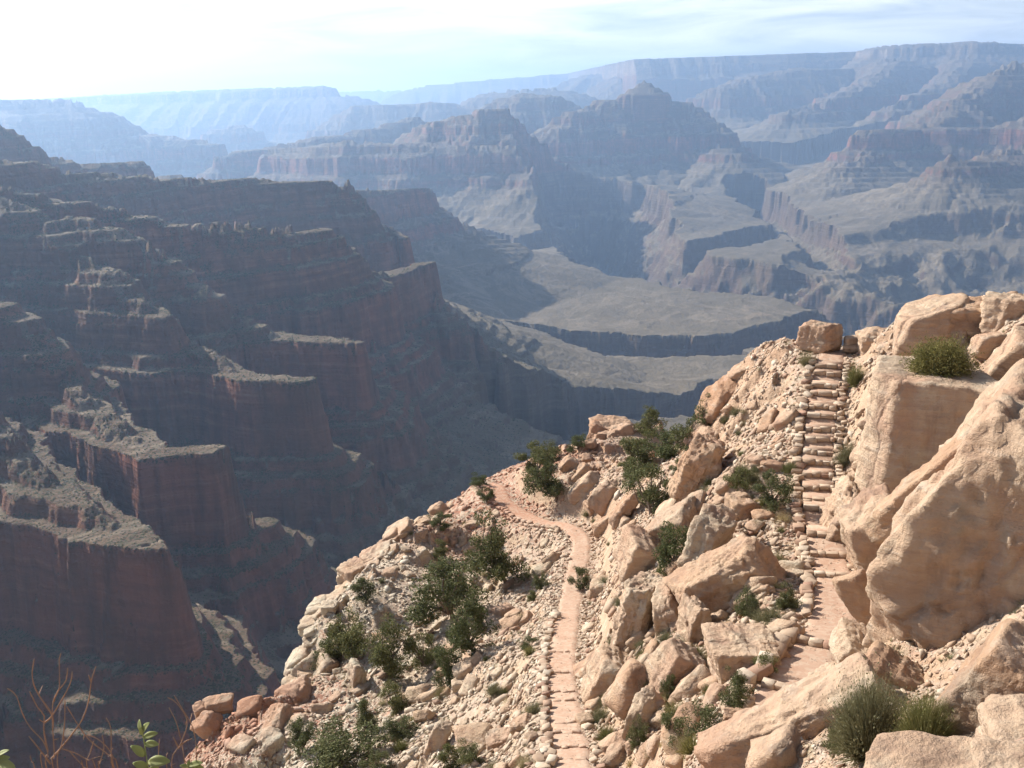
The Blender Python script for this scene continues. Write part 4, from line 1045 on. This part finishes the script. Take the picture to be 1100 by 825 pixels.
for k, (y, lab) in enumerate([(618, 'single stone bar across the upper trail just below the steps'), (598, 'curved stone bar at the foot of the steps'), (694, 'stone bar where the upper trail meets the red wall'), (742, 'stone bar across the upper trail beside the red wall')]):
    i = iA(y); t2, n2 = path_frame(PA, i); c = PA[i]; mb = MB(); off = -0.62
    while off < 0.60:
        w_ = rs.uniform(0.25, 0.45); V, Fc = block(rs, w_, 0.22, 0.24, 3)
        mb.add(V, Fc, yawm(n2) @ rotm((0, 0, 1), rs.normal(0, .08)), [n2[0] * (off + w_ / 2), n2[1] * (off + w_ / 2), rs.normal(0, .01)]); off += w_
    o = mb.build('stone_bar', MAT_SCREE); o.location = c; tag(o, lab, 'stone step')
# ------------------------------------------------------------------ plants
def mat_leaf(name, c0, c1, c2, rough=0.8, transl=0.25):
    n = NB(name); r = n.geo.outputs['Random Per Island']; oi = n.t.nodes.new('ShaderNodeObjectInfo')
    c = n.ramp(r, [(0.0, c0), (0.5, c1), (1.0, c2)])
    c = n.mix(1.0, c, n.ramp(oi.outputs['Random'], [(0.0, (.80, .85, .80)), (0.5, (1, 1, 1)), (1.0, (1.2, 1.12, 1.0))]), 'MULTIPLY')
    n.color(c); n.b.inputs['Roughness'].default_value = rough
    if transl:
        t = n.t.nodes.new('ShaderNodeBsdfTranslucent'); n.link(c, t.inputs[0]); m = n.t.nodes.new('ShaderNodeMixShader'); m.inputs[0].default_value = transl
        n.link(n.b.outputs[0], m.inputs[1]); n.link(t.outputs[0], m.inputs[2]); n.link(m.outputs[0], n.out.inputs[0])
    return n.m
ML_JUN = mat_leaf('juniper_leaf', (.062, .072, .028), (.11, .12, .048), (.175, .172, .082))
ML_SAGE = mat_leaf('scrub_leaf', (.12, .11, .055), (.18, .17, .09), (.26, .24, .14))
ML_GREEN = mat_leaf('green_stem_leaf', (.10, .105, .035), (.17, .165, .06), (.26, .235, .10))
ML_DRY = mat_leaf('dry_grass', (.26, .22, .12), (.36, .30, .17), (.46, .40, .25))
def mat_bark():
    n = NB('bark'); n.color(n.mix(n.noise(9, 5, 0.6), (.10, .07, .05), (.22, .17, .13))); n.bump(n.noise(30, 5, 0.6), 0.5, 0.02); return n.m
ML_BARK = mat_bark()
def tube(mb, pts, radii, seg=6):
    pts = np.asarray(pts, float); n = len(pts); V = []
    t = np.gradient(pts, axis=0); t /= np.linalg.norm(t, axis=1)[:, None] + 1e-9
    up = np.array([0.31, 0.17, 0.93])
    for i in range(n):
        a = np.cross(t[i], up); a /= np.linalg.norm(a) + 1e-9; b = np.cross(t[i], a)
        for k in range(seg):
            th = 2 * math.pi * k / seg; V.append(pts[i] + radii[i] * (math.cos(th) * a + math.sin(th) * b))
    F4 = [[i * seg + k, i * seg + (k + 1) % seg, (i + 1) * seg + (k + 1) % seg, (i + 1) * seg + k] for i in range(n - 1) for k in range(seg)]
    mb.add(V, F4)
    mb.add([pts[-1] + t[-1] * radii[-1]] + V[-seg:], [[0, 1 + k, 1 + (k + 1) % seg] for k in range(seg)])
def leaf_cloud(mb, C_, sizes, rs, long=1.7):
    n = len(C_); a = rs.normal(0, 1, (n, 3)); a /= np.linalg.norm(a, axis=1)[:, None]
    b = rs.normal(0, 1, (n, 3)); b -= a * (a * b).sum(1)[:, None]; b /= np.linalg.norm(b, axis=1)[:, None]
    s = sizes[:, None]
    V = np.stack([C_ - a * s * long * .5, C_ + b * s * .4, C_ + a * s * long * .5, C_ - b * s * .4], 1)
    V[:, 1] += np.cross(a, b) * s * .18; V[:, 3] += np.cross(a, b) * s * .18
    mb.add(V.reshape(-1, 3), np.arange(n * 4).reshape(n, 4))
def juniper_meshes(seed, leaves=6500):
    """unit bush: about 1 wide (radius .5) and 1 high"""
    rs = np.random.default_rng(seed); tr = MB(); cr = MB()
    nl = int(rs.integers(8, 13)); cl = []
    lean = rs.normal(0, .08, 2)
    tube(tr, [[0, 0, -0.15], [lean[0] * .2, lean[1] * .2, .08], [lean[0], lean[1], .25]], [.045, .036, .026])
    for i in range(nl):
        a = 2 * math.pi * i / nl + rs.normal(0, .3); rr_ = rs.uniform(.12, .40); h = rs.uniform(.18, .80)
        if i == 0: rr_, h = .05, .84
        e = np.array([lean[0] + rr_ * math.cos(a), lean[1] + rr_ * math.sin(a), h])
        s0 = np.array([lean[0], lean[1], .12 + .1 * rs.uniform()])
        mid = (s0 + e) / 2 + rs.normal(0, .04, 3)
        tube(tr, [s0, mid, e], [.022, .015, .007], 5)
        for k in range(int(rs.integers(3, 6))):
            q = e + rs.normal(0, .085, 3); cl.append((q, rs.uniform(.09, .18)))
            tube(tr, [e, (e + q) / 2, q], [.007, .005, .003], 4)
    w = np.array([c[1] ** 2 for c in cl]); w /= w.sum(); cnt = rs.multinomial(leaves, w)
    P_ = []; S_ = []
    for (c, r), n in zip(cl, cnt):
        d = rs.normal(0, 1, (n, 3)); d /= np.linalg.norm(d, axis=1)[:, None]
        P_.append(c + d * (r * rs.uniform(.25, 1.0, n) ** .6)[:, None] * np.array([1.1, 1.1, .85])); S_.append(rs.uniform(.016, .034, n))
    leaf_cloud(cr, np.concatenate(P_), np.concatenate(S_), rs)
    return tr, cr
def tuft_mesh(seed, blades=420, curl=0.25, wid=0.008, dome=0.6, leafy=0):
    rs = np.random.default_rng(seed); mb = MB(); n = blades
    a = rs.uniform(0, 2 * math.pi, n); el = np.arccos(rs.uniform(0, 1, n) ** dome); L_ = rs.uniform(.55, 1.0, n)
    d = np.stack([np.cos(a) * np.sin(el), np.sin(a) * np.sin(el), np.cos(el)], -1)
    base = np.stack([np.cos(a), np.sin(a), 0 * a], -1) * rs.uniform(0, .10, n)[:, None]
    side = np.cross(d, rs.normal(0, 1, (n, 3))); side /= np.linalg.norm(side, axis=1)[:, None]
    m = base + d * (L_ * .5)[:, None] + rs.normal(0, .03, (n, 3)); e = base + d * (L_ * .5)[:, None] + (d * .5 + rs.normal(0, curl * .4, (n, 3))) * L_[:, None]
    e[:, 2] = np.maximum(e[:, 2], 0.0); w = wid * rs.uniform(.6, 1.4, n)[:, None]
    V = np.stack([base - side * w, base + side * w, m - side * w * .8, m + side * w * .8, e], 1).reshape(-1, 3)
    i = np.arange(n)[:, None] * 5
    mb.add(V, (i + np.array([0, 1, 3, 2])).astype(int)); mb.F.append((i + np.array([2, 3, 4])).astype(int))
    if leafy:
        k = rs.integers(0, n, leafy); f = rs.uniform(.3, 1.0, leafy)[:, None]
        leaf_cloud(mb, m[k] * (1 - f) + e[k] * f + rs.normal(0, .03, (leafy, 3)), rs.uniform(.02, .04, leafy), rs)
    return mb
JM = []
for k in range(7):
    t_, c_ = juniper_meshes(400 + k); JM.append((t_.build('trunk', ML_BARK), c_.build('crown', ML_JUN, smooth=False)))
TM = {}
for nm, mat, args in (('sage', ML_SAGE, dict(blades=520, leafy=900)), ('green', ML_GREEN, dict(blades=700, leafy=500, wid=.009)), ('dry', ML_DRY, dict(blades=360, wid=.007))):
    TM[nm] = [tuft_mesh(500 + k, **args).build('shrub', mat, smooth=False) for k in range(3)]
PROTO = [o for p in JM for o in p] + [o for l_ in TM.values() for o in l_]
def put_bush(px, py, w_, h_, label, seed, group=None, dist=None, sinkz=0.0):
    """a juniper whose picture box is centred at px, py"""
    p = hit(px, py + h_ * 0.42)
    if dist is not None or p is None: p = at(px, py + h_ * 0.42, dist or 60)
    d = float(np.linalg.norm(p)); W = w_ * d / FPX * 1.25; H = h_ * d / FPX * 1.15
    e = empty('juniper', p); tag(e, label, 'bush', group); e.rotation_euler.z = (seed * 2.4) % 6.28; e.scale = (W, W, H)
    t_, c_ = JM[seed % 7]
    for o in (t_, c_):
        c = o.copy(); COL.objects.link(c); c.parent = e; c.name = o.name.split('.')[0]
    return e
BUSHES = [
 (545, 604, 50, 62, 'dark juniper right of centre on the left slope, below the far trail bend'),
 (487, 640, 64, 60, 'widest dark juniper on the left slope, below the white rim ledge'),
 (512, 684, 44, 52, 'juniper directly below the widest dark juniper of the left slope'),
 (481, 722, 28, 44, 'narrow green shrub above the white boulder on the left slope'),
 (415, 703, 38, 60, 'tall straggly juniper in the middle of the left slope'),
 (451, 699, 27, 36, 'small round juniper right of the tall straggly juniper'),
 (372, 684, 44, 40, 'juniper on the rim edge beside the layered cream slab'),
 (347, 706, 30, 30, 'dark bush tucked under the cream slabs of the left rim'),
 (424, 754, 24, 28, 'small leaning juniper between the tall straggly juniper and the bottom edge'),
 (390, 776, 20, 34, 'narrow upright bush above the lowest wide bush of the left slope'),
 (368, 808, 62, 40, 'lowest wide bush of the left slope, at the bottom edge'),
 (328, 792, 22, 38, 'dark bush in the cleft beside the lowest white slabs'),
 (411, 820, 22, 18, 'little bush cut by the bottom edge right of the lowest wide bush'),
 (435, 782, 28, 22, 'low grey green bush above the bottom edge on the left slope'),
 (474, 590, 16, 20, 'small round bush below the right end of the white rim ledge'),
 (472, 560, 18, 14, 'small bush behind the lone white boulder on the rim'),
 (392, 634, 24, 20, 'bush growing under the boxy boulders of the white rim ledge'),
 (516, 519, 20, 12, 'small bush on the skyline at the left end of the far trail'),
 (523, 534, 14, 18, 'bush just below the left end of the far trail'),
 (574, 500, 34, 32, 'juniper on the skyline above the far trail bend'),
 (590, 490, 26, 22, 'bushy juniper top behind the one above the far trail bend'),
 (599, 520, 38, 42, 'juniper between the far trail bend and the knob'),
 (622, 478, 20, 16, 'small tree on the left shoulder of the knob'),
 (703, 459, 28, 26, 'flat topped tree on the skyline right of the knob'),
 (686, 492, 34, 34, 'juniper on the right flank of the knob'),
 (712, 484, 40, 34, 'wide juniper in the hollow between the knob and the upper ridge'),
 (738, 470, 36, 34, 'bushy juniper under the left end of the upper skyline ridge'),
 (757, 448, 26, 32, 'tree on the skyline against the left end of the upper ridge'),
 (728, 503, 22, 16, 'small dark bush below the bushy juniper of the hollow'),
 (699, 533, 42, 50, 'open juniper with a visible forked trunk below the hollow'),
 (676, 512, 24, 26, 'low juniper between the knob and the open forked juniper'),
 (722, 596, 38, 48, 'dark bush filling the cleft left of the tall lobed rock'),
 (700, 581, 15, 13, 'small round bush on top of the rounded outcrop'),
 (628, 623, 18, 24, 'small juniper at the right edge of the lower trail'),
 (583, 626, 14, 20, 'small dark bush left of the lower trail, near its upper end'),
 (571, 640, 12, 12, 'little bush below the small dark bush left of the lower trail'),
 (567, 693, 15, 14, 'round green bush alone beside the middle of the lower trail'),
 (484, 816, 22, 26, 'green bush at the bottom edge, left of the squared tan boulder'),
 (506, 814, 24, 22, 'olive bush at the bottom edge beside the squared tan boulder'),
 (799, 519, 26, 24, 'round green bush on the slope left of the stairs'),
 (831, 534, 34, 34, 'spreading bush against the left side of the stairs'),
 (804, 652, 26, 26, 'bush among broken rocks right of the long sloping slab'),
 (853, 646, 18, 24, 'dark bush left of the upper trail bars'),
 (822, 716, 24, 18, 'grey green bush below the orange faced block'),
 (797, 750, 28, 34, 'dark leafed bush above the flat pink slab'),
 (728, 790, 26, 34, 'dark spiny bush low in the middle of the slope'),
 (755, 786, 34, 42, 'dark leafed bush left of the flat pink slab'),
 (716, 740, 14, 26, 'narrow bush beneath the narrow column'),
 (684, 790, 18, 30, 'dark green bush right of the split rock'),
 (895, 801, 24, 24, 'small dark bush on the broad cream slab'),
]
for k, (px, py, w_, h_, lab) in enumerate(BUSHES): put_bush(px, py, w_, h_, lab, k)
def put_tuft(kind, px, py, w_, h_, label, seed, group=None, p=None, dist=None, name='shrub', cat='shrub'):
    if p is None:
        p = hit(px, py + h_ * 0.40) if dist is None else at(px, py + h_ * 0.40, dist)
    if p is None: return
    d = float(np.linalg.norm(p)); W = w_ * d / FPX / 2 * 1.15; H = h_ * d / FPX * 1.05
    o = TM[kind][seed % 3].copy(); COL.objects.link(o); o.name = name; o.location = p
    o.scale = (W, W, H); o.rotation_euler.z = seed * 1.9; tag(o, label, cat, group); return o
big = tuft_mesh(700, blades=5200, leafy=2500, wid=.006, curl=.35, dome=.55).build('shrub', ML_SAGE, smooth=False)
p_ = at(932, 812, 16.6); big.location = p_; big.scale = (0.72, 0.66, 1.45); tag(big, 'large feathery grey green shrub beside the foot of the huge leaning boulder', 'shrub')
b2 = tuft_mesh(701, blades=4200, leafy=900, wid=.006, curl=.2, dome=.5).build('shrub', ML_GREEN, smooth=False)
b2.location = at(992, 806, 15.0); b2.scale = (0.50, 0.46, 0.95); tag(b2, 'bright green broom like shrub in front of the huge leaning boulder', 'shrub')
b3 = tuft_mesh(702, blades=2200, leafy=14000, wid=.008, curl=.3, dome=.8).build('shrub', ML_GREEN, smooth=False)
b3.location = at(1009, 402, 39.6); b3.scale = (1.35, 1.1, 1.5); tag(b3, 'big rounded green bush growing on top of the great square block', 'shrub')
TUFTS = [
 ('green', 919, 403, 24, 30, 'round green shrub right of the top of the stairs', None),
 ('sage', 866, 386, 22, 18, 'shrub left of the top of the stairs under the round topped boulder', None),
 ('sage', 912, 485, 22, 24, 'shrub between the stairs and the great square block, upper one', None),
 ('sage', 905, 492, 26, 24, 'wide grey shrub between the stairs and the great square block', None),
 ('sage', 955, 706, 44, 26, 'pale shrub above the wedge shaped slab', 22),
 ('sage', 880, 742, 14, 26, 'narrow shrub on the dusty ground beside the broad cream slab', None),
 ('sage', 903, 697, 24, 16, 'low shrub on the ground below the leaning flat slab', None),
 ('dry', 975, 812, 60, 40, 'dry straw coloured tuft between the two large shrubs', 15),
 ('sage', 856, 790, 24, 22, 'grey shrub in a crack of the broad cream slab', 19.5),
 ('sage', 832, 812, 26, 16, 'low shrub at the lower end of the broad cream slab', 20),
 ('green', 820, 540, 12, 12, 'tiny green shrub left of the spreading bush', None),
]
for k, (kd, px, py, w_, h_, lab, ds) in enumerate(TUFTS): put_tuft(kd, px, py, w_, h_, lab, k, dist=ds)
GR = [(46, 400, 600, 560, 830, 'small grey green scrub plant between stones on the left slope', 'scrub plants on the left slope'),
      (70, 630, 860, 440, 640, 'small scrub plant between stones left of the stairs', 'scrub plants left of the stairs'),
      (72, 620, 850, 640, 825, 'small scrub plant between rocks below the middle of the slope', 'scrub plants between the two trails')]
for gi, (n_, x0, x1, y0, y1, lab, grp) in enumerate(GR):
    rs = np.random.default_rng(gi + 40)
    for (px, py, p) in scatter_xy(n_, x0, x1, y0, y1):
        kd = ('sage', 'sage', 'dry', 'green')[int(rs.integers(4))]; s = rs.uniform(.18, .50)
        d = float(np.linalg.norm(p)); put_tuft(kd, px, py, 2 * s * FPX / d, 1.3 * s * FPX / d, lab, int(rs.integers(30)), grp, p=p)
for o in PROTO: bpy.data.objects.remove(o)

# low scrub and dry grass on the slope that nobody could count
rs = np.random.default_rng(77)
P_, u, v = field_spots(60000, rs)
pd_, _ = path_dist(P_[:, 0], P_[:, 1]); N_ = normals(P_)
dn = fbm(P_[:, 0], P_[:, 1], 4.0, 4, 401, 0.6)
keep = (pd_ > 1.0) & (dn > 0.06) & (N_[:, 2] > 0.6) & (rs.uniform(0, 1, len(dn)) < 0.42)
P_, N_ = P_[keep], N_[keep]
tb = []
for k in range(6):
    r2 = np.random.default_rng(600 + k); n = 26; a = r2.uniform(0, 6.28, n); el = np.arccos(r2.uniform(.1, 1, n)); L_ = r2.uniform(.5, 1, n)
    d = np.stack([np.cos(a) * np.sin(el), np.sin(a) * np.sin(el), np.cos(el)], -1); sd_ = np.cross(d, r2.normal(0, 1, (n, 3))); sd_ /= np.linalg.norm(sd_, axis=1)[:, None]
    V = np.stack([sd_ * .035, -sd_ * .035, d * L_[:, None]], 1).reshape(-1, 3) ; V[1::3] += 0
    tb.append((V, np.arange(n * 3).reshape(n, 3)))
sz_ = rs.uniform(.07, .22, len(P_))
half = rs.uniform(0, 1, len(P_)) < 0.55
merged('dry_grass', P_[half], sz_[half], N_[half] * .3 + np.array([0, 0, 1.]), tb, ML_DRY, rs)
merged('low_scrub', P_[~half], sz_[~half], N_[~half] * .3 + np.array([0, 0, 1.]), tb, ML_SAGE, rs)
print('ground plants', len(P_))

# scrub on the near canyon spurs
rs = np.random.default_rng(78)
n = 420000
ii = rs.integers(0, GX.shape[0] - 2, n); jj = rs.integers(0, GX.shape[1] - 2, n)
rr_ = np.hypot(GX[ii, jj], GY[ii, jj]); ok = (rr_ > 500) & (rr_ < 2900) & (GX[ii, jj] < 250)
ii, jj = ii[ok], jj[ok]
P_ = np.stack([GX[ii, jj], GY[ii, jj], GZ[ii, jj]], -1); Px = np.stack([GX[ii, jj + 1], GY[ii, jj + 1], GZ[ii, jj + 1]], -1) - P_; Py = np.stack([GX[ii + 1, jj], GY[ii + 1, jj], GZ[ii + 1, jj]], -1) - P_
nn = np.cross(Px, Py); nn /= np.linalg.norm(nn, axis=1)[:, None] + 1e-9; nn *= np.sign(nn[:, 2:3]) + 1e-9
keep = (nn[:, 2] > 0.62) & (fbm(P_[:, 0], P_[:, 1], 60, 3, 501) > -0.35) & (P_[:, 2] > -640)
P_ = P_[keep] + (Px * rs.uniform(0, 1, (len(Px), 1)) + Py * rs.uniform(0, 1, (len(Px), 1)))[keep]
P_ = P_[:130000]
blob = []
for k in range(4):
    V, Fc = ICO[1]; r2 = np.random.default_rng(k); V = V * r2.uniform(.7, 1.15, (len(V), 1)) * np.array([1, 1, .75]); blob.append((V, Fc))
def mat_scrub():
    n = NB('canyon_scrub'); r = n.geo.outputs['Random Per Island']
    n.color(n.ramp(r, [(0.0, (.045, .055, .025)), (0.6, (.085, .095, .045)), (1.0, (.16, .15, .09))])); return n.m
merged('canyon_scrub', P_, rs.uniform(.5, 1.6, len(P_)) * np.clip(np.hypot(P_[:, 0], P_[:, 1]) / 1300, .7, 1.5), np.tile([0, 0, 1.0], (len(P_), 1)), blob, mat_scrub(), rs)
print('canyon scrub', len(P_))

# ------------------------------------------------------------------ plants in front, lower left
def mat_twig():
    n = NB('dry_stem'); n.color(n.mix(n.noise(40, 4, 0.6), (.22, .11, .06), (.38, .22, .135))); n.b.inputs['Roughness'].default_value = 0.6; return n.m
ML_TWIG = mat_twig()
def mat_broadleaf():
    n = NB('broad_leaf'); c = n.mix(n.noise(60, 4, 0.6), (.24, .26, .08), (.42, .43, .20)); n.color(c); n.b.inputs['Roughness'].default_value = .5
    t = n.t.nodes.new('ShaderNodeBsdfTranslucent'); t.inputs[0].default_value = (.35, .42, .08, 1); m = n.t.nodes.new('ShaderNodeMixShader'); m.inputs[0].default_value = .3
    n.link(n.b.outputs[0], m.inputs[1]); n.link(t.outputs[0], m.inputs[2]); n.link(m.outputs[0], n.out.inputs[0]); return n.m
ML_BROAD = mat_broadleaf()
K_ = 240 / 1100.0
def cpx(c): return (c[0] * K_, 690 + c[1] * K_)
def stem_pts(pl, d0, d1=None, root=False):
    q = [at(*cpx(c), d0 + ((d1 or d0) - d0) * i / max(1, len(pl) - 1)) for i, c in enumerate(pl)]
    if root:
        b = q[-1].copy(); g = float(fg_z(b[0], b[1]));
        q.append(b + np.array([.0, .01, -0.25])); q.append(np.array([b[0] + .01, b[1] + .02, g - .03]))
    q = np.array(q)
    return resample(list(q), 0.012)
STEMS = [
 ([(300, 55), (292, 70), (292, 110), (291, 230), (262, 290), (258, 400), (268, 560), (262, 619)], 2.45, 1), ([(168, 82), (158, 170), (185, 250), (255, 355), (260, 420)], 2.42, 0),
 ([(38, 228), (80, 262), (110, 350), (150, 420), (215, 490), (238, 560), (228, 619)], 2.40, 1), ([(472, 118), (450, 190), (436, 290), (405, 380), (360, 445), (300, 520), (250, 575)], 2.48, 0),
 ([(355, 145), (347, 200), (300, 290), (250, 370), (218, 397)], 2.44, 0), ([(333, 128), (325, 190), (285, 240), (262, 295)], 2.46, 0), ([(320, 285), (318, 400), (305, 500), (285, 619)], 2.47, 1),
 ([(330, 318), (400, 430), (450, 490), (540, 560), (562, 619)], 2.52, 1), ([(146, 242), (185, 320), (218, 360), (215, 430), (236, 540)], 2.43, 0), ([(428, 455), (480, 475), (530, 520), (560, 570), (580, 619)], 2.55, 1),
 ([(523, 372), (545, 420), (548, 540), (555, 619)], 2.56, 1), ([(460, 488), (440, 560), (430, 619)], 2.5, 1), ([(503, 458), (512, 520), (490, 600), (488, 619)], 2.5, 1), ([(308, 525), (370, 545), (430, 580), (470, 619)], 2.46, 1),
 ([(143, 463), (205, 540), (250, 600)], 2.41, 0), ([(436, 162), (450, 196)], 2.48, 0), ([(148, 560), (160, 600), (170, 619)], 2.42, 1), ([(345, 540), (400, 600), (410, 619)], 2.45, 1), ([(205, 540), (208, 619)], 2.45, 1)]
bush = empty('dry_shrub', stem_pts(STEMS[0][0], 2.45, root=True)[-1]); tag(bush, 'leafless red brown shrub of bare branching stems in the lower left corner', 'shrub'); bo = np.array(bush.location)
def add_stems(parent, lst, po, r0=.0024):
    rs = np.random.default_rng(9)
    for k, (pl, d, root) in enumerate(lst):
        q = stem_pts(pl, d, root=bool(root)); n = len(q); r = np.linspace(.0010, r0 * (1 if root else .8), n) * (1 + .12 * np.sin(np.arange(n) * 1.7))
        mb = MB(); tube(mb, q[::-1], r[::-1], 6)
        for j in range(6, n - 4, 9):                                   # buds and side twigs
            if q[j][2] < q[0][2] - 0.42: break
            e = q[j] + rs.normal(0, 1, 3) * .009; tube(mb, [q[j], (q[j] + e) / 2, e], [.0012, .001, .0007], 4)
        mb.build('stem', ML_TWIG, parent, origin=po)
add_stems(bush, STEMS, bo)
ST2 = [([(826, 272), (870, 300), (922, 390), (890, 500), (845, 619)], 2.6, 1), ([(858, 262), (905, 340), (945, 410), (965, 500), (972, 619)], 2.65, 1), ([(833, 322), (870, 400), (895, 500), (915, 619)], 2.62, 1),
       ([(945, 474), (900, 495), (876, 525)], 2.6, 0), ([(785, 478), (780, 560), (782, 619)], 2.6, 1), ([(853, 468), (880, 520)], 2.61, 0), ([(825, 545), (822, 619)], 2.6, 1)]
bush2 = empty('dry_shrub', stem_pts(ST2[0][0], 2.6, root=True)[-1]); tag(bush2, 'few bare brown stalks standing between the leafy plant and the red earth spur', 'shrub')
add_stems(bush2, ST2, np.array(bush2.location), .0026)
def leaf_mesh(L_, W_, fold=.25, curl=.2):
    n = 9; V = []; F4 = []
    for i in range(n):
        t = i / (n - 1); w = W_ * math.sin(math.pi * min(1, t * .93 + .04)) ** .75 * (1 - .25 * t)
        for j, s in enumerate((-1, -.5, 0, .5, 1)):
            V.append([s * w / 2, t * L_, abs(s) * fold * w / 2 - curl * L_ * t * t])
    for i in range(n - 1):
        for j in range(4): F4.append([i * 5 + j, i * 5 + j + 1, (i + 1) * 5 + j + 1, (i + 1) * 5 + j])
    return np.array(V), np.array(F4)
def leafy(name, label, stems, leaves, d0):
    base = None
    e = None
    for pl in stems:
        q = stem_pts(pl, d0, root=True)
        if e is None: e = empty(name, q[-1]); tag(e, label, 'plant')
        mb = MB(); tube(mb, q[::-1], np.linspace(.0026, .0014, len(q)), 6); mb.build('stem', ML_BROAD, e, origin=np.array(e.location))
    rs = np.random.default_rng(3)
    for (cx, cy_, ang, L_) in leaves:                              # base point, direction in the picture (deg), length in crop px
        b = at(*cpx((cx, cy_)), d0); m = L_ * K_ * d0 / FPX * .85
        dr = RT * math.cos(R(ang)) + UP * math.sin(R(ang)) - F_ * rs.uniform(-.2, .5); dr /= np.linalg.norm(dr)
        upv = UP * .6 - F_ * .7 + RT * rs.normal(0, .3); sx = np.cross(dr, upv); sx /= np.linalg.norm(sx); nz_ = np.cross(sx, dr)
        V, Fc = leaf_mesh(m, m * .62)
        mb = MB(); mb.add(V, Fc, np.stack([sx, dr, nz_], 1), b); o = mb.build('leaf', ML_BROAD, e, origin=np.array(e.location))
        so_ = o.modifiers.new('thickness', 'SOLIDIFY'); so_.thickness = .0006
leafy('leafy_plant', 'green leafy plant with broad pointed leaves at the bottom left edge of the view', [[(695, 430), (706, 470), (720, 560), (730, 619)]],
      [(698, 440, 115, 62), (702, 440, 60, 66), (705, 470, 22, 72), (712, 500, 5, 72), (712, 560, 128, 88), (728, 590, 8, 110), (726, 612, 165, 70), (730, 619, 150, 80), (735, 619, -10, 60), (700, 455, 100, 40)], 2.5)
leafy('leafy_plant', 'leaves of a plant cut off by the left edge in the lower left corner', [[(-20, 560), (-15, 619)]], [(-15, 560, 35, 58), (-18, 600, 5, 100), (-10, 615, -5, 80), (-12, 580, 20, 60)], 2.4)
leafy('leafy_plant', 'pale green leaves at the bottom edge below the bare stalks', [[(925, 615), (928, 640)]], [(925, 612, 20, 75), (925, 612, 160, 40), (928, 616, -5, 80), (926, 612, 80, 35)], 2.6)
